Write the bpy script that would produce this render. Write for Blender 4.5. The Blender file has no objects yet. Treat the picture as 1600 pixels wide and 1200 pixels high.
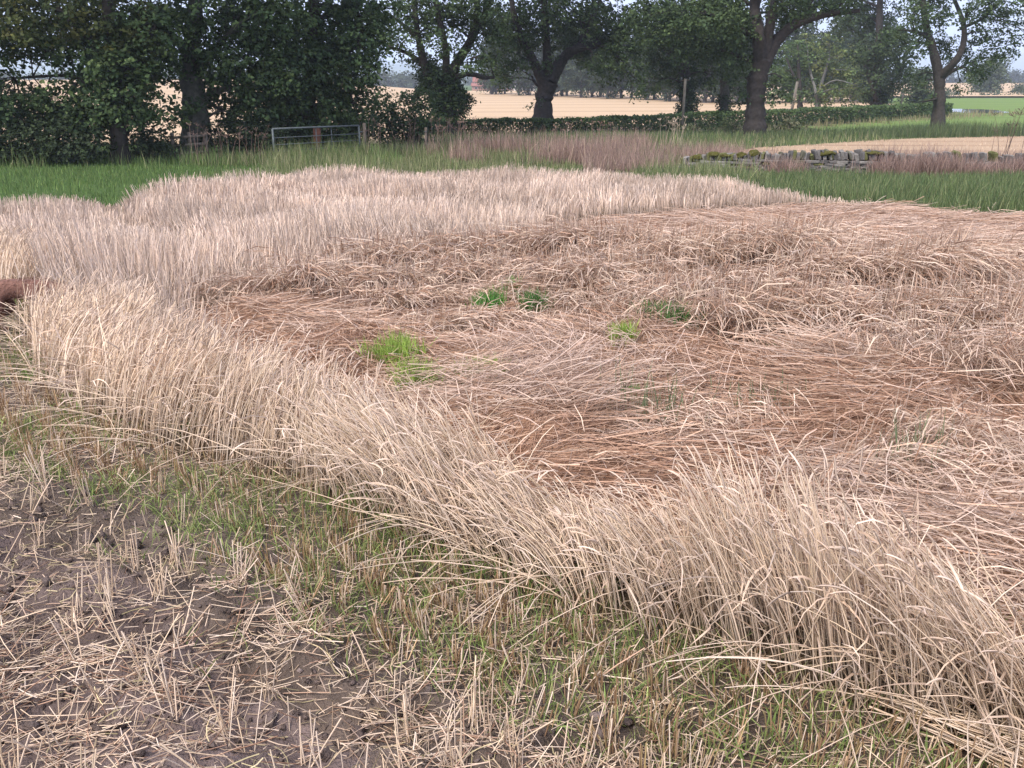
import bpy, bmesh, math, random
import numpy as np
from mathutils import Vector, Matrix

# ------------------------------------------------------------------ camera, sky, sun, exposure
scene = bpy.context.scene
COL = scene.collection
CAM_H, PITCH, FPX = 1.62, math.radians(19.6), 1331.0

cam_d = bpy.data.cameras.new("camera")
cam_d.sensor_fit = 'HORIZONTAL'
cam_d.sensor_width = 36.0
cam_d.lens = FPX / 1600.0 * 36.0
cam_d.clip_start = 0.05
cam_d.clip_end = 30000
cam = bpy.data.objects.new("camera", cam_d)
COL.objects.link(cam)
cam.location = (0, 0, CAM_H)
cam.rotation_euler = (math.pi / 2 - PITCH, 0, 0)
scene.camera = cam

SUN_EL, SUN_ROT = math.radians(52), math.radians(215)
world = bpy.data.worlds.new("World")
scene.world = world
world.use_nodes = True
wt = world.node_tree
wt.nodes.clear()
w_out = wt.nodes.new("ShaderNodeOutputWorld")
w_bg = wt.nodes.new("ShaderNodeBackground")
w_bg.inputs["Strength"].default_value = 0.13
sky = wt.nodes.new("ShaderNodeTexSky")
sky.sky_type = 'NISHITA'
sky.sun_disc = False
sky.sun_elevation = SUN_EL
sky.sun_rotation = SUN_ROT
sky.air_density = 1.2
sky.dust_density = 2.0
sky.altitude = 60
# thin high overcast: soft cloud sheet mixed over the clear sky everywhere
tc = wt.nodes.new("ShaderNodeTexCoord")
mp = wt.nodes.new("ShaderNodeMapping")
mp.inputs["Scale"].default_value = (1.6, 1.6, 9.0)
cn = wt.nodes.new("ShaderNodeTexNoise")
cn.inputs["Scale"].default_value = 2.2
cn.inputs["Detail"].default_value = 6
cn.inputs["Roughness"].default_value = 0.55
cr = wt.nodes.new("ShaderNodeMapRange")
cr.inputs["From Min"].default_value = 0.3
cr.inputs["From Max"].default_value = 0.7
cr.inputs["To Min"].default_value = 0.80
cr.inputs["To Max"].default_value = 0.95
cc = wt.nodes.new("ShaderNodeMixRGB")
cc.inputs[1].default_value = (2.05, 2.28, 3.25, 1)
cc.inputs[2].default_value = (2.8, 3.0, 3.8, 1)
cm = wt.nodes.new("ShaderNodeMixRGB")
wt.links.new(tc.outputs["Generated"], mp.inputs["Vector"])
wt.links.new(mp.outputs["Vector"], cn.inputs["Vector"])
wt.links.new(cn.outputs["Fac"], cr.inputs["Value"])
wt.links.new(cn.outputs["Fac"], cc.inputs[0])
wt.links.new(cr.outputs["Result"], cm.inputs[0])
wt.links.new(sky.outputs["Color"], cm.inputs[1])
wt.links.new(cc.outputs["Color"], cm.inputs[2])
wt.links.new(cm.outputs["Color"], w_bg.inputs["Color"])
wt.links.new(w_bg.outputs["Background"], w_out.inputs["Surface"])

sun_d = bpy.data.lights.new("sun", 'SUN')
sun_d.energy = 1.5
sun_d.angle = math.radians(22)
sun_d.color = (1.0, 0.93, 0.85)
sun = bpy.data.objects.new("sun", sun_d)
COL.objects.link(sun)
sdir = Vector((math.sin(SUN_ROT) * math.cos(SUN_EL), math.cos(SUN_ROT) * math.cos(SUN_EL), math.sin(SUN_EL)))
sun.rotation_euler = (-sdir).to_track_quat('-Z', 'Y').to_euler()
sun.location = (0, 0, 30)

scene.view_settings.view_transform = 'Standard'
scene.view_settings.look = 'None'
scene.view_settings.gamma = 1.0
scene.view_settings.exposure = 1.85
scene.view_settings.use_curve_mapping = False
scene.render.engine = 'CYCLES'
scene.cycles.max_bounces = 8
scene.cycles.diffuse_bounces = 4
scene.cycles.transmission_bounces = 4
scene.cycles.volume_bounces = 1
scene.cycles.use_denoising = True

# ------------------------------------------------------------------ helpers
rng = np.random.default_rng(7)
random.seed(7)
TY = np.array([-60, 0, 3, 8, 15, 22, 30, 45, 52, 60, 9000.0])
TZ = np.array([0, 0, 0, -.2, -.5, -.8, -.95, -1.05, -1.5, -1.7, -1.7])
_ys = np.arange(-60, 120, 0.25)
_zs = np.convolve(np.pad(np.interp(_ys, TY, TZ), 8, mode='edge'), np.ones(17) / 17, 'valid')


def ter(y):
    return np.where(np.asarray(y) > 100, -1.7, np.interp(y, _ys, _zs))


def at(px, py, depth):
    """a point of the place, given its bearing and its true distance along the ground axis"""
    r, u = (px - 800) / FPX, (600 - py) / FPX
    d = np.array([r, math.cos(PITCH) + u * math.sin(PITCH), -math.sin(PITCH) + u * math.cos(PITCH)])
    return d * (depth / d[1]) + np.array([0, 0, CAM_H])


def _hash(ix, iy, s):
    h = (ix.astype(np.int64) * 374761393 + iy.astype(np.int64) * 668265263 + s * 2147483647) & 0xFFFFFFFF
    h = ((h ^ (h >> 13)) * 1274126177) & 0xFFFFFFFF
    h = (h ^ (h >> 16)) & 0xFFFFFFFF
    return h / 4294967295.0


def vn(x, y, s=0):
    x = np.asarray(x, float); y = np.asarray(y, float)
    ix = np.floor(x); iy = np.floor(y)
    fx = x - ix; fy = y - iy
    fx = fx * fx * (3 - 2 * fx); fy = fy * fy * (3 - 2 * fy)
    a = _hash(ix, iy, s); b = _hash(ix + 1, iy, s); c = _hash(ix, iy + 1, s); d = _hash(ix + 1, iy + 1, s)
    return (a * (1 - fx) + b * fx) * (1 - fy) + (c * (1 - fx) + d * fx) * fy


def fbm(x, y, s=0, o=4):
    r = 0; a = .5; t = 0
    for i in range(o):
        r = r + a * vn(x * 2 ** i + 17.3 * i, y * 2 ** i - 9.1 * i, s + i); t += a; a *= .5
    return r / t


def inpoly(x, y, poly):
    x = np.asarray(x); y = np.asarray(y)
    r = np.zeros(x.shape, bool)
    n = len(poly)
    for i in range(n):
        x0, y0 = poly[i]; x1, y1 = poly[(i + 1) % n]
        if y0 == y1:
            continue
        c = ((y0 > y) != (y1 > y)) & (x < (x1 - x0) * (y - y0) / (y1 - y0) + x0)
        r ^= c
    return r


def dline(x, y, pts):
    best = np.full(np.shape(x), 1e9)
    for (x0, y0), (x1, y1) in zip(pts[:-1], pts[1:]):
        dx, dy = x1 - x0, y1 - y0
        t = np.clip(((x - x0) * dx + (y - y0) * dy) / (dx * dx + dy * dy), 0, 1)
        best = np.minimum(best, np.hypot(x - x0 - t * dx, y - y0 - t * dy))
    return best


def sstep(a, b, v):
    t = np.clip((v - a) / (b - a), 0, 1)
    return t * t * (3 - 2 * t)


class Acc:
    def __init__(s):
        s.v = []; s.q = []; s.t = []; s.c = []; s.n = 0

    def add(s, V, Q=None, T=None, C=None):
        V = np.asarray(V, np.float32).reshape(-1, 3)
        if Q is not None and len(Q): s.q.append(np.asarray(Q, np.int64).reshape(-1, 4) + s.n)
        if T is not None and len(T): s.t.append(np.asarray(T, np.int64).reshape(-1, 3) + s.n)
        if C is None: C = np.ones((len(V), 3))
        s.c.append(np.broadcast_to(np.asarray(C, np.float32), (len(V), 3)))
        s.v.append(V); s.n += len(V)

    def build(s, name, mat, parent=None, smooth=False):
        me = bpy.data.meshes.new(name)
        V = np.concatenate(s.v) if s.v else np.zeros((0, 3), np.float32)
        Q = np.concatenate(s.q) if s.q else np.zeros((0, 4), np.int64)
        T = np.concatenate(s.t) if s.t else np.zeros((0, 3), np.int64)
        me.vertices.add(len(V)); me.vertices.foreach_set("co", V.ravel())
        lv = np.concatenate([Q.ravel(), T.ravel()]).astype(np.int32)
        me.loops.add(len(lv)); me.loops.foreach_set("vertex_index", lv)
        ls = np.concatenate([np.arange(len(Q)) * 4, len(Q) * 4 + np.arange(len(T)) * 3]).astype(np.int32)
        me.polygons.add(len(ls)); me.polygons.foreach_set("loop_start", ls)
        if smooth: me.polygons.foreach_set("use_smooth", np.ones(len(ls), bool))
        me.update(calc_edges=True)
        C = np.concatenate(s.c); C4 = np.ones((len(V), 4), np.float32); C4[:, :3] = C
        at_ = me.attributes.new("Col", 'FLOAT_COLOR', 'POINT'); at_.data.foreach_set("color", C4.ravel())
        me.materials.append(mat)
        o = bpy.data.objects.new(name, me); COL.objects.link(o)
        if parent: o.parent = parent
        return o


def norm(a):
    return a / np.maximum(np.linalg.norm(a, axis=-1, keepdims=True), 1e-9)


def tangents(P):
    t = np.empty_like(P)
    t[:, 1:-1] = P[:, 2:] - P[:, :-2]; t[:, 0] = P[:, 1] - P[:, 0]; t[:, -1] = P[:, -1] - P[:, -2]
    return norm(t)


def strands(acc, P, W, C, sides=2):
    """P (n,k,3) centre lines, W (n,k) widths, C (n,3) or (n,k,3) colours; 2 = flat ribbon, 3+ = round straw"""
    n, k = P.shape[:2]
    if n == 0: return
    W = np.broadcast_to(W, (n, k))
    C = np.asarray(C)
    if C.ndim == 2: C = np.repeat(C[:, None], k, 1)
    t = tangents(P)
    r = norm(rng.normal(size=(n, 1, 3)))
    a = norm(np.cross(t, np.repeat(r, k, 1)))
    if sides == 2:
        V = np.stack([P - a * W[..., None] / 2, P + a * W[..., None] / 2], 2)
    else:
        b = np.cross(t, a)
        an = np.arange(sides) / sides * 2 * math.pi
        V = P[:, :, None] + (np.cos(an)[None, None, :, None] * a[:, :, None] + np.sin(an)[None, None, :, None] * b[:, :, None]) * W[..., None, None] / 2
    m = V.shape[2]
    base = (np.arange(n)[:, None] * k + np.arange(k - 1)[None]) * m
    base = base.ravel()
    if sides == 2:
        Q = np.stack([base, base + 1, base + 3, base + 2], 1)
    else:
        Q = np.concatenate([np.stack([base + j, base + (j + 1) % m, base + m + (j + 1) % m, base + m + j], 1) for j in range(m)])
    acc.add(V.reshape(-1, 3), Q=Q, C=np.repeat(C, m, 1).reshape(-1, 3))


def arcs(B, L, th0, th1, phi, k, dphi=0.0, pw=1.0, kink=0.0, floor=0.008):
    """stalk centre lines: tilt from vertical goes th0 -> th1 along the stalk, heading phi"""
    n = len(B)
    t = (np.arange(k - 1) + .5) / (k - 1)
    th = np.asarray(th0)[:, None] + (np.asarray(th1) - np.asarray(th0))[:, None] * t[None] ** pw
    ph = np.asarray(phi)[:, None] + np.broadcast_to(np.asarray(dphi), (n,))[:, None] * t[None]
    if kink:
        th = th + rng.normal(0, kink, th.shape); ph = ph + rng.normal(0, kink, ph.shape)
    st = (L / (k - 1))[:, None]
    d = np.stack([np.sin(th) * np.cos(ph) * st, np.sin(th) * np.sin(ph) * st, np.cos(th) * st], 2)
    P = np.concatenate([np.zeros((n, 1, 3)), np.cumsum(d, 1)], 1) + B[:, None]
    if floor is not None:
        P[..., 2] = np.maximum(P[..., 2], B[:, None, 2] + floor * (1 + rng.random((n, 1))))
    return P


def pal(n, cols, jit=.12, w=None):
    cols = np.array(cols)
    i = rng.choice(len(cols), n, p=w)
    j = rng.choice(len(cols), n, p=w)
    t = rng.random((n, 1)) * .5
    c = cols[i] * (1 - t) + cols[j] * t
    c = c * np.exp(rng.normal(0, jit, (n, 1)))
    return c * np.minimum(1, .80 / c.max(1, keepdims=True))


def tag(o, label=None, cat=None, group=None, kind=None):
    if label: o["label"] = label
    if cat: o["category"] = cat
    if group: o["group"] = group
    if kind: o["kind"] = kind
    return o


def empty(name, loc=(0, 0, 0), rz=0):
    o = bpy.data.objects.new(name, None)
    COL.objects.link(o); o.location = loc; o.rotation_euler = (0, 0, rz); o.empty_display_size = .2
    return o


# ------------------------------------------------------------------ materials
def mat(name):
    m = bpy.data.materials.new(name); m.use_nodes = True
    return m, m.node_tree, m.node_tree.nodes["Principled BSDF"]


def col_mat(name, rough=.6, transl=0.0, spec=.25, var=.0, scale=30.0, bump=0.0, bscale=60.0):
    """colour from the 'Col' attribute with optional procedural variation, bump and leaf translucency"""
    m, nt, b = mat(name)
    ca = nt.nodes.new("ShaderNodeAttribute"); ca.attribute_name = "Col"
    src = ca.outputs["Color"]
    b.inputs["Roughness"].default_value = rough
    b.inputs["Specular IOR Level"].default_value = spec
    if var:
        tcn = nt.nodes.new("ShaderNodeTexCoord")
        nz = nt.nodes.new("ShaderNodeTexNoise"); nz.inputs["Scale"].default_value = scale; nz.inputs["Detail"].default_value = 5
        nt.links.new(tcn.outputs["Object"], nz.inputs["Vector"])
        mr = nt.nodes.new("ShaderNodeMapRange"); mr.inputs["From Min"].default_value = .25; mr.inputs["From Max"].default_value = .75
        mr.inputs["To Min"].default_value = 1 - var; mr.inputs["To Max"].default_value = 1 + var
        nt.links.new(nz.outputs["Fac"], mr.inputs["Value"])
        mx = nt.nodes.new("ShaderNodeVectorMath"); mx.operation = 'SCALE'
        nt.links.new(src, mx.inputs[0]); nt.links.new(mr.outputs["Result"], mx.inputs["Scale"])
        src = mx.outputs["Vector"]
    if bump:
        tcn2 = nt.nodes.new("ShaderNodeTexCoord")
        nz2 = nt.nodes.new("ShaderNodeTexNoise"); nz2.inputs["Scale"].default_value = bscale; nz2.inputs["Detail"].default_value = 8
        nt.links.new(tcn2.outputs["Object"], nz2.inputs["Vector"])
        bp = nt.nodes.new("ShaderNodeBump"); bp.inputs["Strength"].default_value = bump; bp.inputs["Distance"].default_value = .02
        nt.links.new(nz2.outputs["Fac"], bp.inputs["Height"]); nt.links.new(bp.outputs["Normal"], b.inputs["Normal"])
    nt.links.new(src, b.inputs["Base Color"])
    if transl:
        tr = nt.nodes.new("ShaderNodeBsdfTranslucent")
        nt.links.new(src, tr.inputs["Color"])
        ms = nt.nodes.new("ShaderNodeMixShader"); ms.inputs[0].default_value = transl
        nt.links.new(b.outputs[0], ms.inputs[1]); nt.links.new(tr.outputs[0], ms.inputs[2])
        nt.links.new(ms.outputs[0], nt.nodes["Material Output"].inputs["Surface"])
    return m


M_STRAW = col_mat("straw", .65, .12, .12)
M_GRASS = col_mat("grass_blades", .6, .25, .12)
M_LEAF = col_mat("tree_leaves", .6, .22, .10)
M_SOIL = col_mat("field_soil", .97, 0, .04, .32, 14, 1.0, 110)
M_BARK = col_mat("tree_bark", .9, 0, .1, .35, 7, 1.0, 16)
M_STONE = col_mat("wall_stone", .9, 0, .1, .35, 9, .8, 30)
M_LAND = col_mat("far_land", .95, 0, .05, .16, .05)


def field_mat(name, c1, c2, c3, ang, period, noise=.3, rowscale=1.0):
    """cut field: rows and tramlines running one way, patchy colour"""
    m, nt, b = mat(name)
    b.inputs["Roughness"].default_value = .95; b.inputs["Specular IOR Level"].default_value = .05
    tcn = nt.nodes.new("ShaderNodeTexCoord")
    mpn = nt.nodes.new("ShaderNodeMapping"); mpn.inputs["Rotation"].default_value = (0, 0, ang)
    nt.links.new(tcn.outputs["Object"], mpn.inputs["Vector"])
    wv = nt.nodes.new("ShaderNodeTexWave"); wv.wave_type = 'BANDS'; wv.bands_direction = 'Y'
    wv.inputs["Scale"].default_value = 0.314 / period; wv.inputs["Distortion"].default_value = .6; wv.inputs["Detail"].default_value = 2
    wv.inputs["Detail Scale"].default_value = .4
    nt.links.new(mpn.outputs["Vector"], wv.inputs["Vector"])
    rp = nt.nodes.new("ShaderNodeValToRGB")
    rp.color_ramp.elements[0].position = 0.0; rp.color_ramp.elements[0].color = (*c2, 1)
    rp.color_ramp.elements[1].position = .16; rp.color_ramp.elements[1].color = (*c1, 1)
    nt.links.new(wv.outputs["Fac"], rp.inputs["Fac"])
    mp2 = nt.nodes.new("ShaderNodeMapping"); mp2.inputs["Rotation"].default_value = (0, 0, ang); mp2.inputs["Scale"].default_value = (.02 * rowscale, .35 * rowscale, 1)
    nt.links.new(tcn.outputs["Object"], mp2.inputs["Vector"])
    nz = nt.nodes.new("ShaderNodeTexNoise"); nz.inputs["Scale"].default_value = 1; nz.inputs["Detail"].default_value = 7; nz.inputs["Roughness"].default_value = .65
    nt.links.new(mp2.outputs["Vector"], nz.inputs["Vector"])
    mr = nt.nodes.new("ShaderNodeMapRange"); mr.inputs["From Min"].default_value = .35; mr.inputs["From Max"].default_value = .7
    nt.links.new(nz.outputs["Fac"], mr.inputs["Value"])
    mul = nt.nodes.new("ShaderNodeMath"); mul.operation = 'MULTIPLY'; mul.inputs[1].default_value = noise
    nt.links.new(mr.outputs["Result"], mul.inputs[0])
    mx = nt.nodes.new("ShaderNodeMixRGB"); mx.inputs[2].default_value = (*c3, 1)
    nt.links.new(mul.outputs[0], mx.inputs[0]); nt.links.new(rp.outputs["Color"], mx.inputs[1])
    nt.links.new(mx.outputs["Color"], b.inputs["Base Color"])
    return m


def flat_mat(name, c, rough=.7, metal=0.0, var=.2, scale=12.0, bump=.2, bscale=40, spec=.3):
    m, nt, b = mat(name)
    b.inputs["Roughness"].default_value = rough; b.inputs["Metallic"].default_value = metal
    b.inputs["Specular IOR Level"].default_value = spec
    tcn = nt.nodes.new("ShaderNodeTexCoord")
    nz = nt.nodes.new("ShaderNodeTexNoise"); nz.inputs["Scale"].default_value = scale; nz.inputs["Detail"].default_value = 6
    nt.links.new(tcn.outputs["Object"], nz.inputs["Vector"])
    rp = nt.nodes.new("ShaderNodeValToRGB")
    rp.color_ramp.elements[0].position = .3; rp.color_ramp.elements[0].color = (*[x * (1 - var) for x in c], 1)
    rp.color_ramp.elements[1].position = .7; rp.color_ramp.elements[1].color = (*[min(.9, x * (1 + var)) for x in c], 1)
    nt.links.new(nz.outputs["Fac"], rp.inputs["Fac"]); nt.links.new(rp.outputs["Color"], b.inputs["Base Color"])
    if bump:
        nz2 = nt.nodes.new("ShaderNodeTexNoise"); nz2.inputs["Scale"].default_value = bscale; nz2.inputs["Detail"].default_value = 6
        nt.links.new(tcn.outputs["Object"], nz2.inputs["Vector"])
        bp = nt.nodes.new("ShaderNodeBump"); bp.inputs["Strength"].default_value = bump; bp.inputs["Distance"].default_value = .01
        nt.links.new(nz2.outputs["Fac"], bp.inputs["Height"]); nt.links.new(bp.outputs["Normal"], b.inputs["Normal"])
    return m

# ------------------------------------------------------------------ layout of the field (metres, camera stands at 0,0)
FRONT = [(-14, 11.2), (-9, 9.6), (-6, 8.3), (-4.41, 7.2), (-3.61, 6.0), (-2.8, 4.75), (-1.87, 3.81), (-1.13, 3.42), (-.62, 3.09),
         (-.23, 2.69), (-.09, 2.6), (.21, 2.34), (.58, 2.17), (.87, 1.97), (1.03, 1.84), (1.28, 1.69), (1.9, 1.3), (3, .8), (14, -3)]
BACK = [(14, 10.4), (8.2, 13.8), (6.8, 14.9), (5.8, 16.3), (4.9, 17.8), (2.8, 19.8), (-1.4, 20.9), (-5.4, 20.2), (-6.4, 16.2), (-6.7, 14.6), (-7.9, 13.9), (-15, 16)]
CROP = FRONT + BACK
LODGED = [(-2.6, 6.6), (-2.05, 5.4), (-1.55, 4.75), (-1.0, 4.15), (-.5, 3.62), (-.05, 3.08), (.3, 2.72), (.7, 2.46), (1.1, 2.14), (1.5, 1.82), (2.5, 1.2), (14, -2), (14, 10.4),
          (8.2, 13.8), (6.8, 14.9), (5.6, 15.9), (1.64, 13.8), (.48, 12.6), (.1, 9.4), (-1.2, 8.0), (-1.8, 7.3)]
WALL = [(4.9, 25.5), (6.9, 24.5), (9.2, 24.0), (14.5, 23.5), (22, 23.2)]
TRAM = [(-7.6, 16.0), (-5.3, 11.8), (-3.1, 9.0)]


def mat_h(x, y):
    """relief of the flattened straw mat"""
    inside = inpoly(x, y, LODGED)
    d = dline(x, y, LODGED + LODGED[:1])
    w = np.where(inside, sstep(0, .5, d), 0)
    return w * np.interp(y, [9, 12], [1, .45]) * (.02 + .5 * np.maximum(0, fbm(x * 1.1 + 3, y * 1.3, 31, 3) - .44) + .05 * fbm(x * 4, y * 4, 35, 2))


def soil_h(x, y):
    """clods, tyre marks and footprints in the bare foreground"""
    d = dline(x, y, FRONT)
    front = ~inpoly(x, y, CROP)
    w = np.where(front, sstep(.25, .8, d), 0) * sstep(9, 5, y)
    lump = np.maximum(0, fbm(x * 5, y * 7, 11, 4) - .42) * .30 + np.maximum(0, fbm(x * 13, y * 15, 13, 3) - .48) * .14
    ridg = np.abs(fbm(x * 3.1 + .6 * y, y * 6.5, 19, 2) - .5) * -.22
    tread = np.sin(y * 34 + np.sin(x * 9) * 1.1 + x * 10) * .016 * sstep(.45, .6, fbm(x * 1.1, y * 1.1, 23, 2))
    return w * .72 * (lump + ridg + tread + .016 * fbm(x * 26, y * 26, 29, 2))


def gz(x, y):
    return ter(y) + mat_h(x, y) + soil_h(x, y)


# ------------------------------------------------------------------ ground sheet to the horizon
def lines(segs):
    out = []
    for a, b, s in segs:
        out += list(np.arange(a, b, s))
    return np.array(out)


gx = lines([(-6400, -400, 500), (-400, -60, 34), (-60, -14, 2), (-14, -4, .25), (-4, -2.6, .1), (-2.6, 2.0, .034), (2.0, 5, .1), (5, 14, .25), (14, 60, 2), (60, 400, 34), (400, 6401, 500)])
gy = lines([(-60, 0, 6), (0, 1.2, .3), (1.2, 4.2, .032), (4.2, 6, .06), (6, 20, .2), (20, 60, .8), (60, 200, 10), (200, 6401, 400)])
X, Y = np.meshgrid(gx, gy)
Z = gz(X, Y)
nx, ny = len(gx), len(gy)
inC = inpoly(X, Y, CROP); inL = inpoly(X, Y, LODGED); dF = dline(X, Y, FRONT)
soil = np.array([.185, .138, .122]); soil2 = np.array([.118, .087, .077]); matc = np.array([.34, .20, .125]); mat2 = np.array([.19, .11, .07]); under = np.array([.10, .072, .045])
grassg = np.array([.07, .11, .035]); verge = np.array([.075, .095, .04]); strip = np.array([.085, .066, .045])
nzz = fbm(X * 2.3, Y * 2.3, 41, 4)[..., None]
C = soil * nzz * 1.7 * .6 + soil2 * .55
C = np.where((~inC & (dF < .85) & (Y < 9))[..., None], C * .45 + strip * .55 * (.6 + .8 * nzz), C)
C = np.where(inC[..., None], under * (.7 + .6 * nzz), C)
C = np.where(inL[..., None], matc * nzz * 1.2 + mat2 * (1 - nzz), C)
C = np.where((~inC & (Y > 9))[..., None], (verge + 0 * nzz) * (.7 + .6 * nzz), C)
C = np.where((~inC & (Y > 9) & (X < -4.5))[..., None], grassg * (.7 + .6 * nzz), C)
A = Acc()
idx = (np.arange(ny - 1)[:, None] * nx + np.arange(nx - 1)[None]).ravel()
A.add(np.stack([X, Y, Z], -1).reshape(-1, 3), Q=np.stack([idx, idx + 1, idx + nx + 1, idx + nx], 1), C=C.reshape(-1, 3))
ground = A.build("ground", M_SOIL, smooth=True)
tag(ground, "muddy brown farmland running from the stubble to the far hills", None, kind="structure")


def sheet(name, poly, step, zf, material, label, colf=None):
    p = np.array(poly)
    xs = np.arange(p[:, 0].min(), p[:, 0].max() + step, step); ys = np.arange(p[:, 1].min(), p[:, 1].max() + step, step)
    Xs, Ys = np.meshgrid(xs, ys)
    Zs = zf(Xs, Ys)
    n = len(xs)
    i = (np.arange(len(ys) - 1)[:, None] * n + np.arange(n - 1)[None])
    cx = (Xs[:-1, :-1] + Xs[1:, 1:]) / 2; cy = (Ys[:-1, :-1] + Ys[1:, 1:]) / 2
    i = i[inpoly(cx, cy, poly)]
    a = Acc()
    a.add(np.stack([Xs, Ys, Zs], -1).reshape(-1, 3), Q=np.stack([i, i + 1, i + n + 1, i + n], 1), C=None if colf is None else colf(Xs, Ys).reshape(-1, 3))
    o = a.build(name, material, smooth=True)
    return tag(o, label, kind="structure")


def gold_z(x, y):
    return ter(y) + .06 + 3.0 * sstep(60, 260, y) * sstep(-12, -70, x) + .5 * sstep(120, 260, y)


M_GOLD = field_mat("gold_stubble", (.43, .305, .19), (.30, .21, .125), (.49, .36, .24), math.radians(-9), 14, .5)
M_STUB = field_mat("pale_stubble", (.34, .235, .155), (.24, .155, .10), (.40, .30, .20), math.radians(4), 3.2, .7, 3)
M_GREEN = field_mat("green_pasture", (.12, .185, .05), (.10, .15, .045), (.17, .20, .065), math.radians(-20), 9, .6)
sheet("gold_field", [(-220, 38), (-6, 38), (-4.5, 51), (3, 53), (17.5, 68), (42.5, 91), (49, 112), (66, 178), (78, 262), (-220, 262)], 4.0, gold_z, M_GOLD, "wide golden stubble field with faint tramlines beyond the hedge")
sheet("stubble_field", [(5.6, 27), (9.2, 25), (14.5, 24.4), (44, 24), (48, 48), (30, 46.5), (18, 42), (10, 36), (6.4, 31)], .3, lambda x, y: ter(y) + .03, M_STUB, "pale cut stubble field behind the dry stone wall")
sheet("pasture", [(13, 50), (22, 66), (45, 90), (52, 112), (70, 178), (240, 178), (240, 50)], 3.0, lambda x, y: ter(y) + .035, M_GREEN, "bright green pasture field around the flood puddle")
sheet("far_stubble_field", [(70, 186), (90, 420), (420, 420), (420, 186)], 20.0, lambda x, y: ter(y) + .3 + 2.0 * sstep(186, 420, y), M_GOLD, "strip of pale gold stubble in front of the dark wood")

# puddle of flood water in the pasture
m_w, nt, b = mat("flood_water")
b.inputs["Base Color"].default_value = (.05, .055, .06, 1); b.inputs["Roughness"].default_value = .03; b.inputs["Specular IOR Level"].default_value = .6
nzw = nt.nodes.new("ShaderNodeTexNoise"); nzw.inputs["Scale"].default_value = 3
bpw = nt.nodes.new("ShaderNodeBump"); bpw.inputs["Strength"].default_value = .04
nt.links.new(nzw.outputs["Fac"], bpw.inputs["Height"]); nt.links.new(bpw.outputs["Normal"], b.inputs["Normal"])
A = Acc()
an = np.linspace(0, 2 * math.pi, 61)[:-1]
rr = 1 + .12 * np.sin(an * 3 + 1) + .08 * np.sin(an * 5)
pv = np.stack([52.2 + 4.1 * rr * np.cos(an), 104.5 + 8.5 * rr * np.sin(an), np.full(60, -1.7 + .06)], 1)
A.add(np.concatenate([pv, [[52.2, 104.5, -1.64]]]), T=[(i, (i + 1) % 60, 60) for i in range(60)])
tag(A.build("puddle", m_w), "shallow pool of flood water lying in the green pasture", kind="structure")

# hills on the skyline
for nm, y0, y1, hh, sd, cc_ in (("hill", 2400, 3600, 62, 3, (.10, .12, .07)), ("hill", 4200, 6000, 165, 8, (.11, .115, .085))):
    xs = np.linspace(-6000, 6000, 220); ysr = np.linspace(0, 1, 14)
    Xh, Th = np.meshgrid(xs, ysr)
    prof = np.sin(Th * math.pi / 2)
    hz = hh * (.45 + .9 * fbm(Xh / 1500., Th * .8, sd, 4)) * (.9 + .25 * sstep(1500, -2500, Xh))
    Zh = -2 + prof * hz + 5 * (fbm(Xh / 160, Th * 9, sd + 2, 3) - .5) * prof
    Yh = y0 + (y1 - y0) * Th
    cl = np.array(cc_) * (.5 + 1.0 * np.round(fbm(Xh / 240, Th * 9, sd + 5, 2) * 5)[..., None] / 5)
    n = len(xs)
    i = (np.arange(13)[:, None] * n + np.arange(n - 1)[None]).ravel()
    a = Acc(); a.add(np.stack([Xh, Yh, Zh], -1).reshape(-1, 3), Q=np.stack([i, i + 1, i + n + 1, i + n], 1), C=cl.reshape(-1, 3))
    tag(a.build(nm, M_LAND, smooth=True), "low blue farmland hills fading on the skyline" if hh < 100 else "highest pale hill range behind the nearer farmland hills", kind="structure")

# ------------------------------------------------------------------ straw palettes (linear albedo)
PALE = [(.69, .53, .395), (.77, .62, .485), (.57, .42, .29), (.66, .51, .355)]
MID = [(.53, .38, .285), (.62, .47, .37), (.43, .285, .20), (.58, .43, .345)]
BROWN = [(.42, .265, .18), (.33, .195, .13), (.50, .34, .24), (.26, .15, .098)]
FARC = [(.56, .44, .355), (.63, .51, .425), (.46, .345, .265), (.58, .445, .345)]


def sample(n, x0, x1, y0, y1, test):
    x = rng.uniform(x0, x1, n); y = rng.uniform(y0, y1, n)
    jx = x + rng.normal(0, .07, n); jy = y + rng.normal(0, .07, n)
    k = test(jx, jy)
    return x[k], y[k]


def in_view(x, y, m=1.0):
    return (np.abs(x) < .68 * y + m)


EARP = np.array([1, 1, .95, .9, .85])


# --- standing crop away from the front edge, left and along the back
def standing_ok(x, y):
    return inpoly(x, y, CROP) & ~inpoly(x, y, LODGED) & in_view(x, y) & (dline(x, y, FRONT) > .3) & ~((x < -3.3) & (y < 6.15))


def crop_h(x, y):
    h = .43 + .44 * (fbm(x * .55, y * .55, 51, 3) - .5) + .16 * (fbm(x * 1.9, y * 1.6, 53, 2) - .5)
    h = h * (1 - .55 * np.exp(-(dline(x, y, TRAM) / .38) ** 2))
    dl = np.where(inpoly(x, y, LODGED), 0, dline(x, y, LODGED + LODGED[:1]))
    h = h * (.5 + .5 * sstep(0, 1.0, dline(x, y, BACK)))
    return h * (.72 + .28 * sstep(0, 1.2, dl)) + .06 * sstep(9, 5, y)


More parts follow.
